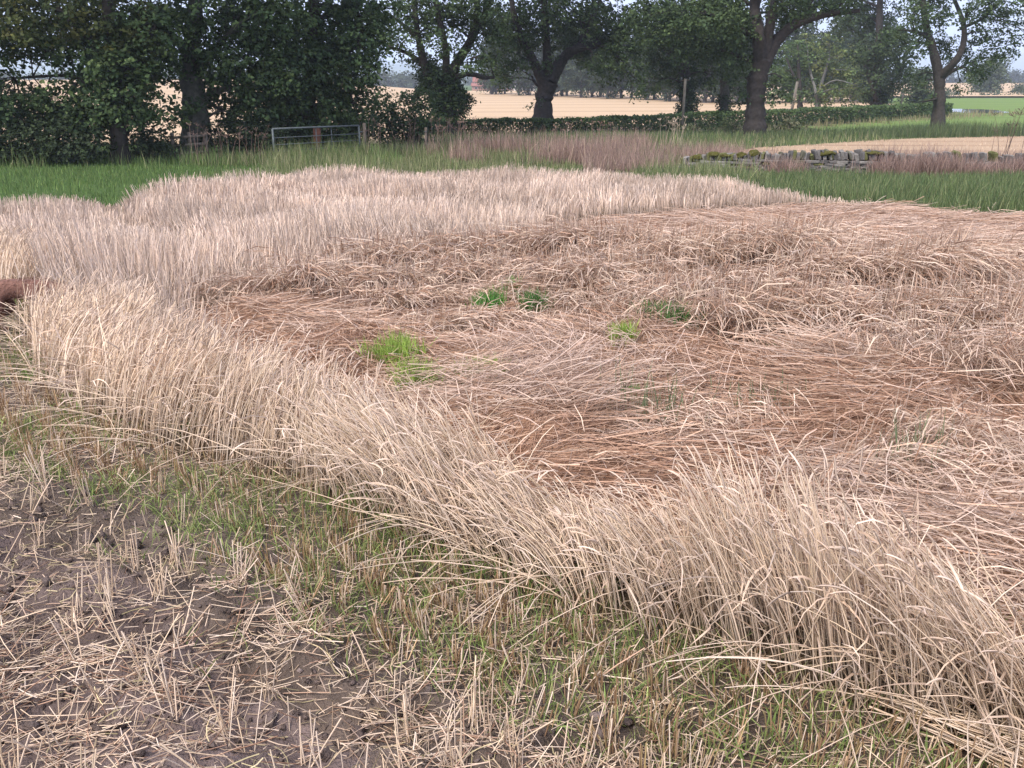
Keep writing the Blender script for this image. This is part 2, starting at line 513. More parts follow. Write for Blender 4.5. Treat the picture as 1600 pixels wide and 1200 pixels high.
A = Acc()
for (y0, y1, dens, wd) in ((3.5, 8.5, 560, .0042), (8.5, 13, 420, .0056), (13, 21, 310, .0074)):
    xr = .68 * y1 + 1
    n = int(dens * 2 * xr * (y1 - y0))
    x, y = sample(n, -xr, min(xr, 7), y0, y1, standing_ok)
    n = len(x)
    hh = crop_h(x, y) * rng.uniform(.8, 1.12, n)
    B = np.stack([x, y, gz(x, y) - .01], 1)
    lean = fbm(x * .5, y * .5, 57, 2) * 6.28 * 1.5
    amt = .10 + .45 * sstep(.5, .75, fbm(x * .8, y * .8, 59, 2))
    P = arcs(B, hh, rng.normal(.06, .15, n), amt + np.abs(rng.normal(.1, .25, n)), lean + rng.normal(0, 1.3, n), 4, pw=1.6)
    c = pal(n, FARC, .24)
    c *= (.62 + .72 * fbm(x * .9, y * .9, 61, 4))[:, None] * np.array([1, 1, 1]) ** 1
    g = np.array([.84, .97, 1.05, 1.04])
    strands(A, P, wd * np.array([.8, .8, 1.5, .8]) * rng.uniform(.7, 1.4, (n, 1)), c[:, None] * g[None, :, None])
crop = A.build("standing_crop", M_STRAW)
tag(crop, "standing ripe cereal crop behind and left of the flattened patch", "crop", kind="stuff")

# --- flattened crop: swirling mat of lodged straw
SW = [(-.3, 5.0, 1.3, 1.0), (2.3, 5.2, 1.4, -1.0), (.9, 7.6, 1.2, 1.0), (3.9, 8.8, 2.0, -1.0), (1.9, 3.3, .8, 1.0), (3.2, 11.8, 2.5, 1.0)]


def flow(x, y):
    vx = 1.0 + 0 * x; vy = .25 * np.sin(x * .9 + y * .4)
    for cx, cy, r, s in SW:
        dx, dy = x - cx, y - cy
        w = 2.4 * np.exp(-(dx * dx + dy * dy) / (r * r))
        d = np.hypot(dx, dy) + .05
        vx = vx - s * dy / d * w; vy = vy + s * dx / d * w
    return np.arctan2(vy, vx) + 2.6 * (fbm(x * 1.3, y * 1.3, 71, 3) - .5)


A = Acc()


def lodged_ok(x, y):
    return inpoly(x, y, LODGED) & in_view(x, y, 1.5)


for (y0, y1, dens, wd, k) in ((.7, 4.6, 1550, .0035, 4), (4.6, 8, 900, .0042, 4), (8, 16.5, 340, .0064, 4)):
    xr = min(.68 * y1 + 1, 11)
    n = int(dens * (xr + 3) * (y1 - y0))
    x, y = sample(n, -3, xr, y0, y1, lodged_ok)
    n = len(x)
    S = sstep(.53, .69, fbm(x * .75 + 5, y * 1.0, 73, 3)) * np.interp(y, [3, 8, 10, 15], [1, 1, .45, .3])            # rougher, half-lifted patches
    rough_ = S * rng.random(n)
    L = rng.uniform(.12, .58, n)
    lift = rng.random(n) ** 2 * (.03 + .12 * S)
    B = np.stack([x, y, gz(x, y) + lift], 1)
    th0 = np.pi / 2 - np.abs(rng.normal(.03, .10, n)) - rough_ * rng.uniform(0, .8, n)
    th1 = np.pi / 2 + rng.normal(.05, .12, n) + rough_ * rng.uniform(-.1, .6, n)
    ph = flow(x, y) + rng.normal(0, .55, n) + np.where(rng.random(n) < .12, rng.uniform(-1.6, 1.6, n), 0)
    P = arcs(B, L, th0, th1, ph, k, dphi=rng.normal(0, .35, n), kink=.10)
    P[..., 2] = np.maximum(P[..., 2], gz(P[..., 0], P[..., 1]) + .004)
    core = np.exp(-(((x + .9) / 1.4) ** 2 + ((y - 5.2) / .8) ** 2)) + np.exp(-(((x - .4) / 1.0) ** 2 + ((y - 3.7) / .6) ** 2))
    brown = np.clip(.72 + .5 * core - 1.4 * S - .06 * (y - 4) + .6 * (fbm(x * .6, y * .6, 77, 2) - .5) - .5 * (lift > .06), 0.05, .95)
    c = np.where((rng.random(n) < brown)[:, None], pal(n, BROWN, .18), pal(n, MID, .2) * .86)
    strands(A, P, wd * np.array([.8, .9, .9, 1.25, .7][:k]) * rng.uniform(.6, 1.4, (n, 1)), c)

# short broken bits lying every way on top
x, y = sample(28000, -2.6, 6, 1.4, 9.5, lodged_ok)
n = len(x); B = np.stack([x, y, gz(x, y) + rng.random(n) * .05 + .01], 1)
P = arcs(B, rng.uniform(.05, .3, n), np.pi / 2 - np.abs(rng.normal(0, .35, n)), np.pi / 2 + rng.normal(.1, .3, n), rng.uniform(0, 6.28, n), 3, dphi=rng.normal(0, .6, n), kink=.08)
P[..., 2] = np.maximum(P[..., 2], gz(P[..., 0], P[..., 1]) + .006)
strands(A, P, rng.uniform(.0026, .0052, (n, 1)) * np.array([.9, 1.1, .6]), np.where((rng.random(n) < .4)[:, None], pal(n, BROWN, .2), pal(n, MID + PALE[:1], .2) * .88))

# half-fallen clumps that arch over and hang, hollow underneath
CL = [(.75, 8.5, .55, .42, -2.2, 900), (1.5, 8.5, .5, .36, -1.2, 600), (1.31, 6.1, .75, .32, -1.7, 900), (2.0, 5.6, .8, .38, -1.6, 1300), (2.6, 5.9, .6, .36, -1.9, 900),
      (-.35, 5.7, .35, .2, -.5, 400), (.75, 6.6, .5, .26, -1.2, 600), (-.05, 7.55, .5, .34, -1.6, 800), (1.0, 6.9, .7, .34, -1.9, 1000), (2.1, 7.7, 1.0, .42, -1.5, 1400),
      (3.1, 5.5, .7, .40, -2.0, 1100), (2.7, 4.5, .6, .34, -2.2, 900), (3.5, 10.3, .9, .32, -1.2, 700), (1.9, 3.3, .45, .24, -1.2, 700), (1.5, 3.0, .35, .26, -1.0, 500),
      (.65, 11.6, .8, .32, -1.7, 500), (-1.0, 8.2, .8, .45, -1.6, 1200), (-.2, 8.7, .7, .45, -1.6, 1100), (3.0, 6.8, .9, .42, -1.4, 1300), (3.9, 7.2, .9, .40, -2.4, 1100),
      (4.5, 8.6, .9, .36, -1.4, 700), (-1.75, 6.9, .7, .36, -1.4, 1000), (-1.1, 7.2, .6, .32, -1.3, 800), (3.3, 4.9, .6, .38, -.8, 800), (.45, 7.5, .5, .34, -1.5, 600), (2.6, 6.9, .6, .38, -1.3, 800),
      (-.9, 6.5, .45, .24, -.9, 500), (3.8, 6.0, .6, .42, -2.1, 800), (3.3, 3.9, .5, .3, -1.6, 600), (1.05, 3.6, .4, .2, 2.6, 350)]
for cx, cy, r, h, ph0, n in CL:
    h *= .8 if cy < 9 else .65
    hero = cy > 5.2 and cy < 9; n = int(n * (1.5 if hero else .8))
    q = rng.normal(0, .5, (n, 2)) * r
    x = cx + q[:, 0] * 1.25; y = cy + .12 + q[:, 1] * (.24 if hero else .5) + .10 * np.sin(q[:, 0] * 7 + cx)
    B = np.stack([x, y, gz(x, y)], 1)
    L = h * rng.uniform(1.15, 2.1, n)
    th0 = np.abs(rng.normal(.18, .22, n)); th1 = rng.uniform(1.6, 2.6, n)
    up = rng.random(n) < .22
    th1 = np.where(up, rng.uniform(.1, .8, n), th1)
    L = np.where(up, h * rng.uniform(.9, 1.5, n), L)
    ph = ph0 + rng.normal(0, .6, n)
    P = arcs(B, L, th0, th1, ph, 5, dphi=rng.normal(0, .3, n), pw=1.1, kink=.07)
    P[..., 2] = np.maximum(P[..., 2], gz(P[..., 0], P[..., 1]) + .004)
    wd = .0038 if cy < 5 else (.0046 if cy < 8 else .006)
    c = np.where((rng.random(n) < .22)[:, None], pal(n, BROWN, .18), pal(n, MID + PALE[:2], .2) * .88)
    strands(A, P, wd * np.array([.9, .85, .85, 1.4, .7]) * rng.uniform(.7, 1.3, (n, 1)), c)
lod = A.build("flattened_crop", M_STRAW)
tag(lod, "brown crop flattened by weather into swirling mats of lodged straw", "straw", kind="stuff")

# --- the tall pale strip left standing along the cut edge
A = Acc(); E2 = Acc()
fp = np.array(FRONT[2:18]); seg = np.hypot(*(fp[1:] - fp[:-1]).T); cum = np.concatenate([[0], np.cumsum(seg)])


def front_pt(s):
    i = np.clip(np.searchsorted(cum, s) - 1, 0, len(seg) - 1)
    t = (s - cum[i]) / seg[i]
    p = fp[i] + (fp[i + 1] - fp[i]) * t[:, None]
    d = (fp[i + 1] - fp[i]) / seg[i][:, None]
    return p, np.stack([-d[:, 1], d[:, 0]], 1)


n = 9200
s = rng.uniform(0, cum[-1], n)
p, nr = front_pt(s)
keep = in_view(p[:, 0], p[:, 1], 1.8) & ~((p[:, 0] < -3.44) & (p[:, 0] > -4.4))
s, p, nr = s[keep], p[keep], nr[keep]; n = len(s)
width = np.interp(p[:, 0], [-6, -3.5, -2.2, -1, 0, .5, 1.2, 2], [.75, .65, .58, .48, .40, .32, .26, .3])
off = rng.random(n) * width + rng.normal(0, .03, n)
bx = p[:, 0] + nr[:, 0] * off; by = p[:, 1] + nr[:, 1] * off
hm = np.interp(p[:, 0], [-6, -3, -2, -1, -.35, -.05, .25, .6, 1, 1.4], [.45, .43, .42, .44, .53, .40, .38, .50, .55, .50])
L = hm * rng.uniform(.72, 1.18, n) * (1 - .12 * off / width) * (.85 + .3 * fbm(bx * 2, by * 2, 81, 2))
# heading of the lean (0 = +x, pi/2 = away): the strip leans left on its right half, mixed at the left end
lean = np.interp(p[:, 0], [-6, -3, -2, -1.2, -.5, 0, .5, 1.0, 1.4, 2], [.9, .8, .4, 1.0, 2.4, 2.7, 2.5, 2.6, 2.9, 3.0]) + 1.5 * (fbm(bx * 1.1, by * 1.1, 83, 2) - .5)
amt = np.interp(p[:, 0], [-6, -2.5, -1.2, -.4, 0, .3, .7, 1.0, 1.4], [.25, .35, .4, .5, .85, .65, .28, .32, .7]) * (.55 + .9 * fbm(bx * 1.7 + 4, by * 1.7, 85, 2))
sid = np.floor(s / .17 + off * 1.5 + .8 * vn(s * 3, off * 5, 87)).astype(int)
q1, q2, q3 = [_hash(sid, sid * 0 + k_, 5) for k_ in (1, 2, 3)]
lean = lean + (q1 - .5) * 1.0; amt = np.clip(amt + (q2 - .5) * .42, .05, 1.2); L = L * (.86 + .26 * q3)
wild = rng.random(n) < .13
ph = np.where(wild, rng.uniform(0, 6.28, n), lean + rng.normal(0, .28, n))
th0 = np.abs(rng.normal(.05, .1, n)) + amt * .35
th1 = amt * 1.3 + rng.normal(.12, .22, n) + np.where(wild, rng.uniform(.1, .9, n), 0)
B = np.stack([bx, by, gz(bx, by) - .01], 1)
P = arcs(B, L, th0, th1, ph, 7, dphi=rng.normal(0, .2, n), pw=1.5, kink=.022)
c = pal(n, PALE, .2)
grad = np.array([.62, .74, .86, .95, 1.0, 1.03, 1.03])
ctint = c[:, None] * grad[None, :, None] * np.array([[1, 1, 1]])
near = by < 3.9
w0 = np.array([1, 1, .95, .92, .85, .75, .6])
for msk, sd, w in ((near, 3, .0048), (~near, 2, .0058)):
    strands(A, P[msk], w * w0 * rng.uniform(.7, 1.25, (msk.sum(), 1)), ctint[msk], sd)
# ears: drooping, slightly bristly spikes on most stalks
he = rng.random(n) < .32
tip = P[he, -1]; tdir = norm(P[he, -1] - P[he, -2]); m = he.sum()
eth = np.arccos(np.clip(tdir[:, 2], -1, 1)); eph = np.arctan2(tdir[:, 1], tdir[:, 0])
EP = arcs(tip, rng.uniform(.055, .095, m), eth + .1, eth + rng.uniform(.05, 1.1, m), eph, 6, floor=None)
ew = np.array([.25, .9, 1.0, .85, .8, .15]) * rng.uniform(.0055, .0082, (m, 1))
strands(E2, EP, ew, pal(m, [(.56, .42, .32), (.63, .49, .385), (.46, .33, .24)], .16), 3)
# dry leaf blades and loose bits tangled in the strip
m = 5200
i = rng.integers(0, n, m); kk = rng.integers(1, 6, m)
B = P[i, kk]
LP = arcs(B, rng.uniform(.08, .22, m), rng.uniform(.3, 1.5, m), rng.uniform(1.6, 3.0, m), rng.uniform(0, 6.28, m), 5, dphi=rng.normal(0, .9, m), floor=None)
LP[..., 2] = np.maximum(LP[..., 2], ter(LP[..., 1]) + .005)
strands(A, LP, np.array([.6, 1, 1, .7, .15]) * rng.uniform(.003, .007, (m, 1)), pal(m, [(.60, .45, .34), (.48, .34, .24), (.66, .52, .42)], .18))
# stalks fallen forward out of the strip onto the stubble
m = 620
s2 = rng.uniform(0, cum[-1], m); p2, n2 = front_pt(s2)
k2 = in_view(p2[:, 0], p2[:, 1], .6) & ((rng.random(m) < .35) | (np.abs(p2[:, 0] + .05) < .35) | (p2[:, 0] > .75)); p2, n2 = p2[k2], n2[k2]; m = len(p2)
o2 = rng.uniform(0, .3, m)
B = np.stack([p2[:, 0] + n2[:, 0] * o2, p2[:, 1] + n2[:, 1] * o2, ter(p2[:, 1])], 1)
hd = np.arctan2(-n2[:, 1], -n2[:, 0]) + rng.normal(0, .7, m) - .35
FP = arcs(B, rng.uniform(.4, .72, m), rng.uniform(.4, 1.15, m), rng.uniform(1.35, 1.95, m), hd, 7, pw=.7, kink=.03)
FP[..., 2] = np.maximum(FP[..., 2], gz(FP[..., 0], FP[..., 1]) + .01)
strands(A, FP, .0044 * w0 * rng.uniform(.75, 1.2, (m, 1)), pal(m, PALE, .15), 3)
# a swathe of stalks lying parallel at the foot of the strip
m = 80
t = rng.random(m)
B = np.stack([.92 + .42 * t + rng.normal(0, .02, m), 1.90 - .26 * t + rng.normal(0, .022, m), np.full(m, .02) + rng.random(m) * .05], 1)
FP = arcs(B, rng.uniform(.35, .6, m), np.pi / 2 + rng.normal(-.03, .05, m), np.pi / 2 + rng.normal(.04, .05, m), rng.normal(-.55, .20, m), 6, kink=.035)
strands(A, FP, .0048 * rng.uniform(.75, 1.2, (m, 1)) * np.ones(6), pal(m, PALE, .15), 3)
strip_o = A.build("uncut_straw_strip", M_STRAW)
tag(strip_o, "tall pale strip of uncut straw stalks along the cut edge", "straw", kind="stuff")
ears_o = E2.build("cereal_ears", M_STRAW)
tag(ears_o, "drooping pale cereal ears on the uncut strip", "cereal ears", kind="stuff")

# --- cut stubble, chopped straw and seedlings in the foreground
A = Acc()


def fore_ok(x, y):
    return ~inpoly(x, y, CROP) & in_view(x, y, .4) & (y < 9)


def strip_w(x, y):
    return sstep(.68, .36, dline(x, y, FRONT) + .25 * (fbm(x * 2, y * 2, 91, 2) - .5))


# stubble tufts: stalks cut a hand high, standing in drill rows
x, y = [np.concatenate(q) for q in zip(sample(6500, -2.9, 2.0, 1.15, 4.1, fore_ok), sample(4200, -6, -1, 4.1, 8.5, fore_ok))]
sw = strip_w(x, y)
soil_bare = sstep(.5, .62, fbm(x * 1.3 + 2, y * 1.3, 93, 3))
k = rng.random(len(x)) < (.24 + .76 * sw) * (1 - .35 * soil_bare * (1 - sw)) * (1 - .7 * np.exp(-(((x + 1.65) / 1.0) ** 2 + ((y - 2.9) / .6) ** 2) ** 2))
x, y, sw = x[k], y[k], sw[k]
row = np.round((x * .8 + y * .6) / .125) * .125
dx = row - (x * .8 + y * .6)
x = x + dx * .8 * .75; y = y + dx * .6 * .75
nt_ = rng.integers(1, 7, len(x))
i = np.repeat(np.arange(len(x)), nt_); n = len(i)
tilt_a = rng.uniform(0, 6.28, len(x))[i]; tilt = (np.abs(rng.normal(.08, .25, len(x))) + .35 * (1 - sw) * rng.random(len(x)))[i]
bx = x[i] + rng.normal(0, .014, n); by = y[i] + rng.normal(0, .014, n)
B = np.stack([bx, by, gz(bx, by) - .012], 1)
L = np.where(sw[i] > .5, rng.uniform(.05, .13, n), rng.uniform(.06, .20, n))
tt = np.abs(tilt + rng.normal(0, .16, n))
P = arcs(B, L, tt, tt + rng.normal(.02, .08, n), tilt_a + rng.normal(0, .4, n), 3, floor=None)
c = np.where((sw[i] > .5)[:, None] & (rng.random(n) < .65)[:, None], pal(n, [(.32, .20, .115), (.42, .28, .165), (.25, .15, .085), (.38, .28, .14)], .18), pal(n, PALE, .16))
strands(A, P, rng.uniform(.0030, .0052, (n, 1)) * np.array([1, 1, .95]), c, 3)

# chopped straw lying about
x, y = [np.concatenate(q) for q in zip(sample(30000, -2.9, 2.0, 1.15, 4.1, fore_ok), sample(11000, -6, -1, 4.1, 8.5, fore_ok))]
sw = strip_w(x, y)
dn = 1.1 * sstep(.40, .60, fbm(x * 1.6, y * 1.6 + 4, 95, 3)) * (1 - .5 * sw) + .10
dn = dn + .55 * np.exp(-(((x + 1.15) / .55) ** 2 + ((y - 2.15) / .45) ** 2)) + .25 * sstep(4.2, 5.2, y)
dn = .98 * dn * (1 - .95 * np.exp(-(((x + 1.65) / 1.0) ** 2 + ((y - 2.9) / .6) ** 2) ** 2))
k = rng.random(len(x)) < dn
x, y = x[k], y[k]; n = len(x)
B = np.stack([x, y, gz(x, y) + rng.random(n) ** 2 * .035 + .003], 1)
ph = np.where(rng.random(n) < .45, rng.normal(.25, .45, n), rng.uniform(0, 6.28, n)) + np.pi * (rng.random(n) < .5)
steep = rng.random(n) < .18
th = np.where(steep, rng.uniform(.5, 1.35, n), np.pi / 2 + rng.normal(0, .07, n))
L = rng.gamma(2.2, .025, n) + .02
P = arcs(B, np.minimum(L, .42), th, th + rng.normal(0, .12, n), ph, 3, dphi=rng.normal(0, .12, n), floor=None)
P[..., 2] = np.maximum(P[..., 2], gz(P[..., 0], P[..., 1]) + .003)
c = np.where((rng.random(n) < .25)[:, None], pal(n, BROWN, .2), pal(n, PALE + MID[:1], .2))
strands(A, P, rng.uniform(.0018, .004, (n, 1)) * np.array([1, 1.05, .9]), c, 3)
# fine leaf litter and chaff
x, y = sample(26000, -3, 2.0, 1.15, 4.6, fore_ok)
dn = .25 + .75 * sstep(.35, .6, fbm(x * 1.15, y * 1.15 + 4, 95, 3))
k = rng.random(len(x)) < dn; x, y = x[k], y[k]; n = len(x)
B = np.stack([x, y, gz(x, y) + .004 + rng.random(n) * .012], 1)
P = arcs(B, rng.uniform(.02, .11, n), np.full(n, 1.5), rng.uniform(1.3, 1.8, n), rng.uniform(0, 6.28, n), 4, dphi=rng.normal(0, 1.2, n), floor=None)
P[..., 2] = np.maximum(P[..., 2], gz(P[..., 0], P[..., 1]) + .002)
strands(A, P, rng.uniform(.0012, .0034, (n, 1)), pal(n, [(.42, .31, .22), (.30, .21, .145), (.52, .40, .29), (.36, .30, .16)], .25))
st = A.build("cut_stubble", M_STRAW)
# crumbs and clods of soil
K = Acc()
x, y = sample(26000, -2.9, 1.6, 1.15, 4.8, lambda a, b: fore_ok(a, b) & (dline(a, b, FRONT) > .45))
n = len(x); r_ = .0025 + .010 * rng.random(n) ** 3 + .022 * (rng.random(n) < .02)
oc = np.array([(1, 0, 0), (-1, 0, 0), (0, 1, 0), (0, -1, 0), (0, 0, 1), (0, 0, -1.)])
V = np.stack([x, y, gz(x, y) + r_ * .25], 1)[:, None] + oc[None] * r_[:, None, None] * rng.uniform(.5, 1.25, (n, 6, 1)) + rng.normal(0, .25, (n, 6, 3)) * r_[:, None, None]
tf = np.array([(0, 2, 4), (2, 1, 4), (1, 3, 4), (3, 0, 4), (2, 0, 5), (1, 2, 5), (3, 1, 5), (0, 3, 5)])
K.add(V.reshape(-1, 3), T=(tf[None] + 6 * np.arange(n)[:, None, None]).reshape(-1, 3), C=np.repeat(pal(n, [(.15, .112, .097), (.11, .083, .072), (.18, .138, .12)], .15), 6, 0))
tag(K.build("soil_crumbs", M_SOIL), "loose crumbs of brown soil lying between the chopped straw", "soil", kind="stuff")
tag(st, "cut stubble and chopped straw scattered over the muddy foreground", "stubble", kind="stuff")

# green seedlings and grass in the strip
A = Acc()
x, y = [np.concatenate(q) for q in zip(sample(17000, -2.9, 2.0, 1.15, 4.1, fore_ok), sample(9000, -6, -1, 4.1, 8.5, fore_ok))]
sw = strip_w(x, y)
gp_ = fbm(x * 2.2, y * 2.2, 97, 3)
k = rng.random(len(x)) < np.clip(sw * sstep(.27, .50, gp_) * 1.2 + .10 * sstep(.55, .7, gp_) + .5 * sstep(5, 6.5, y) * sstep(.4, .6, gp_), 0, 1)
x, y = x[k], y[k]
i = np.repeat(np.arange(len(x)), 3); n = len(i)
bx = x[i] + rng.normal(0, .012, n); by = y[i] + rng.normal(0, .012, n)
B = np.stack([bx, by, gz(bx, by) - .004], 1)
P = arcs(B, rng.uniform(.03, .11, n), np.abs(rng.normal(.1, .2, n)), rng.uniform(.3, 1.7, n), rng.uniform(0, 6.28, n), 4, floor=None)
strands(A, P, np.array([.8, 1, .8, .15]) * rng.uniform(.002, .0042, (n, 1)), pal(n, [(.19, .26, .075), (.14, .20, .06), (.27, .31, .11), (.24, .25, .10)], .22))
# green bottom growth seen through the foot of the strip and in hollows of the mat
m = 9000
s2 = rng.uniform(0, cum[-1], m); p2, n2 = front_pt(s2); o2 = rng.uniform(-.1, .5, m)
bx = p2[:, 0] + n2[:, 0] * o2; by = p2[:, 1] + n2[:, 1] * o2
k2 = in_view(bx, by, .5) & (rng.random(m) < sstep(.42, .6, fbm(bx * 2, by * 2, 99, 2))); bx, by = bx[k2], by[k2]; n = len(bx)
P = arcs(np.stack([bx, by, gz(bx, by)], 1), rng.uniform(.05, .14, n), np.abs(rng.normal(.1, .2, n)), rng.uniform(.3, 1.4, n), rng.uniform(0, 6.28, n), 4, floor=None)
strands(A, P, np.array([.8, 1, .8, .15]) * rng.uniform(.0022, .0045, (n, 1)), pal(n, [(.13, .20, .05), (.10, .16, .045), (.20, .24, .07)], .22))
sg = A.build("young_grass", M_GRASS)
tag(sg, "fine bright young grass growing among the cut stubble", "grass", kind="stuff")

# --- green tufts growing through the flattened straw
TUFTS = [(-.70, 4.86, .15, .15, 520, 0, "lime green grass tuft curving through flattened straw near the pale strip"),
         (-.52, 4.50, .14, .15, 500, 0, "lime green grass patch right behind the uncut strip"),
         (-.17, 4.55, .12, .15, 450, 0, "small lime tuft on brown straw beside the uncut strip"),
         (-.19, 6.50, .13, .14, 420, 1, "vivid green grass patch in a hollow under arching straw"),
         (.0, 6.80, .08, .12, 180, 1, "vivid green grass at the back of the straw hollow"),
         (.18, 6.36, .09, .18, 420, 2, "dense dark green grass tussock beside the straw hollow"),
         (.70, 5.12, .08, .12, 260, 0, "lone round lime tuft on open flattened straw"),
         (1.05, 5.55, .22, .15, 450, 2, "dull green grass showing beneath an overhanging straw clump"),
         (1.75, 5.35, .10, .08, 120, 0, "tiny green sprig below the biggest straw clump"),
         (.67, 3.92, .24, .24, 70, 3, "sparse upright grey green weed stems over brown straw"),
         (1.72, 3.28, .2, .22, 70, 3, "sparse upright grey green weed stems near the tall strip"),
         (1.30, 4.10, .20, .16, 60, 3, "few thin green stems scattered on flattened straw"),
         (.62, 4.22, .05, .07, 120, 1, "tiny bright green sprout behind the upright weed stems")]
TC = [[(.27, .38, .07), (.34, .43, .12), (.20, .30, .06)], [(.10, .27, .055), (.14, .33, .06), (.075, .20, .045)], [(.06, .17, .045), (.09, .21, .05), (.12, .19, .07)], [(.15, .19, .10), (.20, .23, .13), (.12, .17, .08)]]
for cx, cy, r, h, nb, ci, lb in TUFTS:
    a = Acc()
    q = rng.normal(0, .5, (nb, 2)) * r
    x = q[:, 0]; y = q[:, 1] * .7
    z0 = gz(np.array([cx]), np.array([cy]))[0]
    B = np.stack([x, y, gz(cx + x, cy + y) - z0 - .01], 1)
    P = arcs(B, h * rng.uniform(.6, 1.35, nb), np.abs(rng.normal(.08, .15, nb)), rng.uniform(.15, .9 if ci != 3 else .3, nb), rng.uniform(0, 6.28, nb), 5, floor=None)
    strands(a, P, np.array([.8, 1, 1, .7, .1]) * rng.uniform(.0035, .0065, (nb, 1)), pal(nb, TC[ci], .2))
    o = empty("grass_tuft", (cx, cy, z0))
    a.build("blades", M_GRASS, o)["kind"] = "stuff"
    tag(o, lb, "grass tuft", "green tufts in the flattened crop")

# ------------------------------------------------------------------ verge grasses
def blades(acc, x, y, h, w, cols, lean=.35, jit=.2, k=3, z0=-.02, curl=.6, zf=None):
    n = len(x)
    B = np.stack([x, y, (ter(y) if zf is None else zf(x, y)) + z0], 1)
    P = arcs(B, h * rng.uniform(.55, 1.25, n), np.abs(rng.normal(.05, .15, n)), np.abs(rng.normal(lean, curl * .5, n)), rng.uniform(0, 6.28, n), k, floor=None, pw=1.5)
    strands(acc, P, np.array([.9, 1, .15]) * (w * rng.uniform(.6, 1.3, (n, 1))), pal(n, cols, jit))


def wall_d(x, y):
    return y - np.interp(x, [p[0] for p in WALL], [p[1] for p in WALL])


LUSH = [(.10, .17, .05), (.13, .205, .06), (.075, .13, .04), (.17, .22, .075)]
DULL = [(.15, .185, .075), (.22, .235, .105), (.11, .14, .06), (.32, .285, .165)]
COOL = [(.095, .14, .055), (.135, .18, .07), (.07, .105, .045), (.20, .215, .105)]
DRY = [(.34, .235, .18), (.27, .175, .14), (.42, .31, .23), (.22, .145, .12)]
REDD = [(.34, .235, .20), (.26, .175, .15), (.42, .31, .25), (.20, .135, .115)]

A = Acc()
x, y = sample(38000, -22, -3.6, 11.5, 30, lambda a, b: ~inpoly(a, b, CROP) & in_view(a, b, 1.5))
d = (28.5 - y) / 10
blades(A, x, y, np.where(y > 27.5, .30, .15) * (.7 + .6 * fbm(x, y, 101, 2)), np.where(y > 20, .015, .011)[:, None], LUSH, .4)
tag(A.build("grass_headland", M_GRASS), "bright green short grass headland below the dark sycamores", "grass", kind="stuff")

A = Acc()
x, y = sample(30000, -9, 6, 18.8, 40, lambda a, b: ~inpoly(a, b, CROP) & in_view(a, b, 1.5) & ((a > -7) | (b > 27)))
g = fbm(x * .5, y * .5, 103, 3)
hh = (.14 + .55 * g * g * 1.4) * (1 - .5 * sstep(31, 36, y))
blades(A, x, y, hh, .015, DULL, .3)
x, y = sample(12000, -22, -4, 26.5, 33, lambda a, b: in_view(a, b, 2))
k = rng.random(len(x)) < sstep(.4, .6, fbm(x * .8, y * .8, 105, 2)); x, y = x[k], y[k]
blades(A, x, y, .3 + .4 * rng.random(len(x)) ** 2, .016, DULL + LUSH[:2], .3)
tq = rng.random(2600); off_ = rng.uniform(-.9, .25, 2600)
x = -7.9 + 2.6 * tq + off_ * -.79; y = 28.4 + 3.4 * tq + off_ * .6
blades(A, x, y, .36 + .42 * rng.random(len(x)) ** 2, .015, DULL + LUSH[:2], .35)
tag(A.build("rough_verge_grass", M_GRASS), "rough tall dull green grass around the metal gate", "grass", kind="stuff")

A = Acc()
x, y = sample(46000, 3.2, 19, 10.5, 24.2, lambda a, b: ~inpoly(a, b, CROP) & (wall_d(a, b) < -.12) & in_view(a, b, 1.5) & ((a > 4.2 + .5 * rng.random(len(a))) | (b > 20)))
blades(A, x, y, np.interp(-wall_d(x, y), [0, 1.5, 4], [.13, .26, .36]) * (.6 + .8 * fbm(x * .8, y * .8, 107, 2)), .014, COOL, .45)
tag(A.build("lush_wallside_grass", M_GRASS), "lush dark green grass between flattened crop and dry stone wall", "grass", kind="stuff")

A = Acc()
# dry reddish grass hanging over and in front of the wall, and the pale brown stand left of it
x = rng.uniform(6.2, 20, 18000); wy = np.interp(x, [p[0] for p in WALL], [p[1] for p in WALL])
cov = np.where((x > 7.95) & (x < 9.6), .04, 1.0) * np.where(x < 7.05, .06, 1.0)
k = rng.random(len(x)) < cov; x, wy = x[k], wy[k]
top = rng.random(len(x)) < .45
y = wy + np.where(top, rng.uniform(-.05, .75, len(x)), rng.uniform(-1.0, -.28, len(x)))
blades(A, x, y, np.where(top, .85, .68) * (.55 + .5 * fbm(x * 1.2, y, 109, 2)), .013, REDD + DRY[:2], .5, curl=.9)
x, y = sample(15000, -5, 5.2, 27.5, 34.5, lambda a, b: in_view(a, b, 1.5) & (fbm(a * .6, b * .6, 111, 2) + rng.normal(0, .06, len(a)) - .22 * sstep(.5, -4.5, a) > .50))
blades(A, x, y, .62 + .3 * rng.random(len(x)), .014, DRY + REDD[:2], .3)
x, y = sample(11000, 2.0, 7.5, 23.0, 30, lambda a, b: (fbm(a * .7, b * .7, 113, 2) > .46) & ((a < 4.7) | (wall_d(a, b) > .5)))
blades(A, x, y, .45 + .3 * rng.random(len(x)), .012, REDD + DRY, .4)
tag(A.build("dry_wall_grass", M_GRASS), "dry reddish brown grass leaning over the dry stone wall", "grass", kind="stuff")

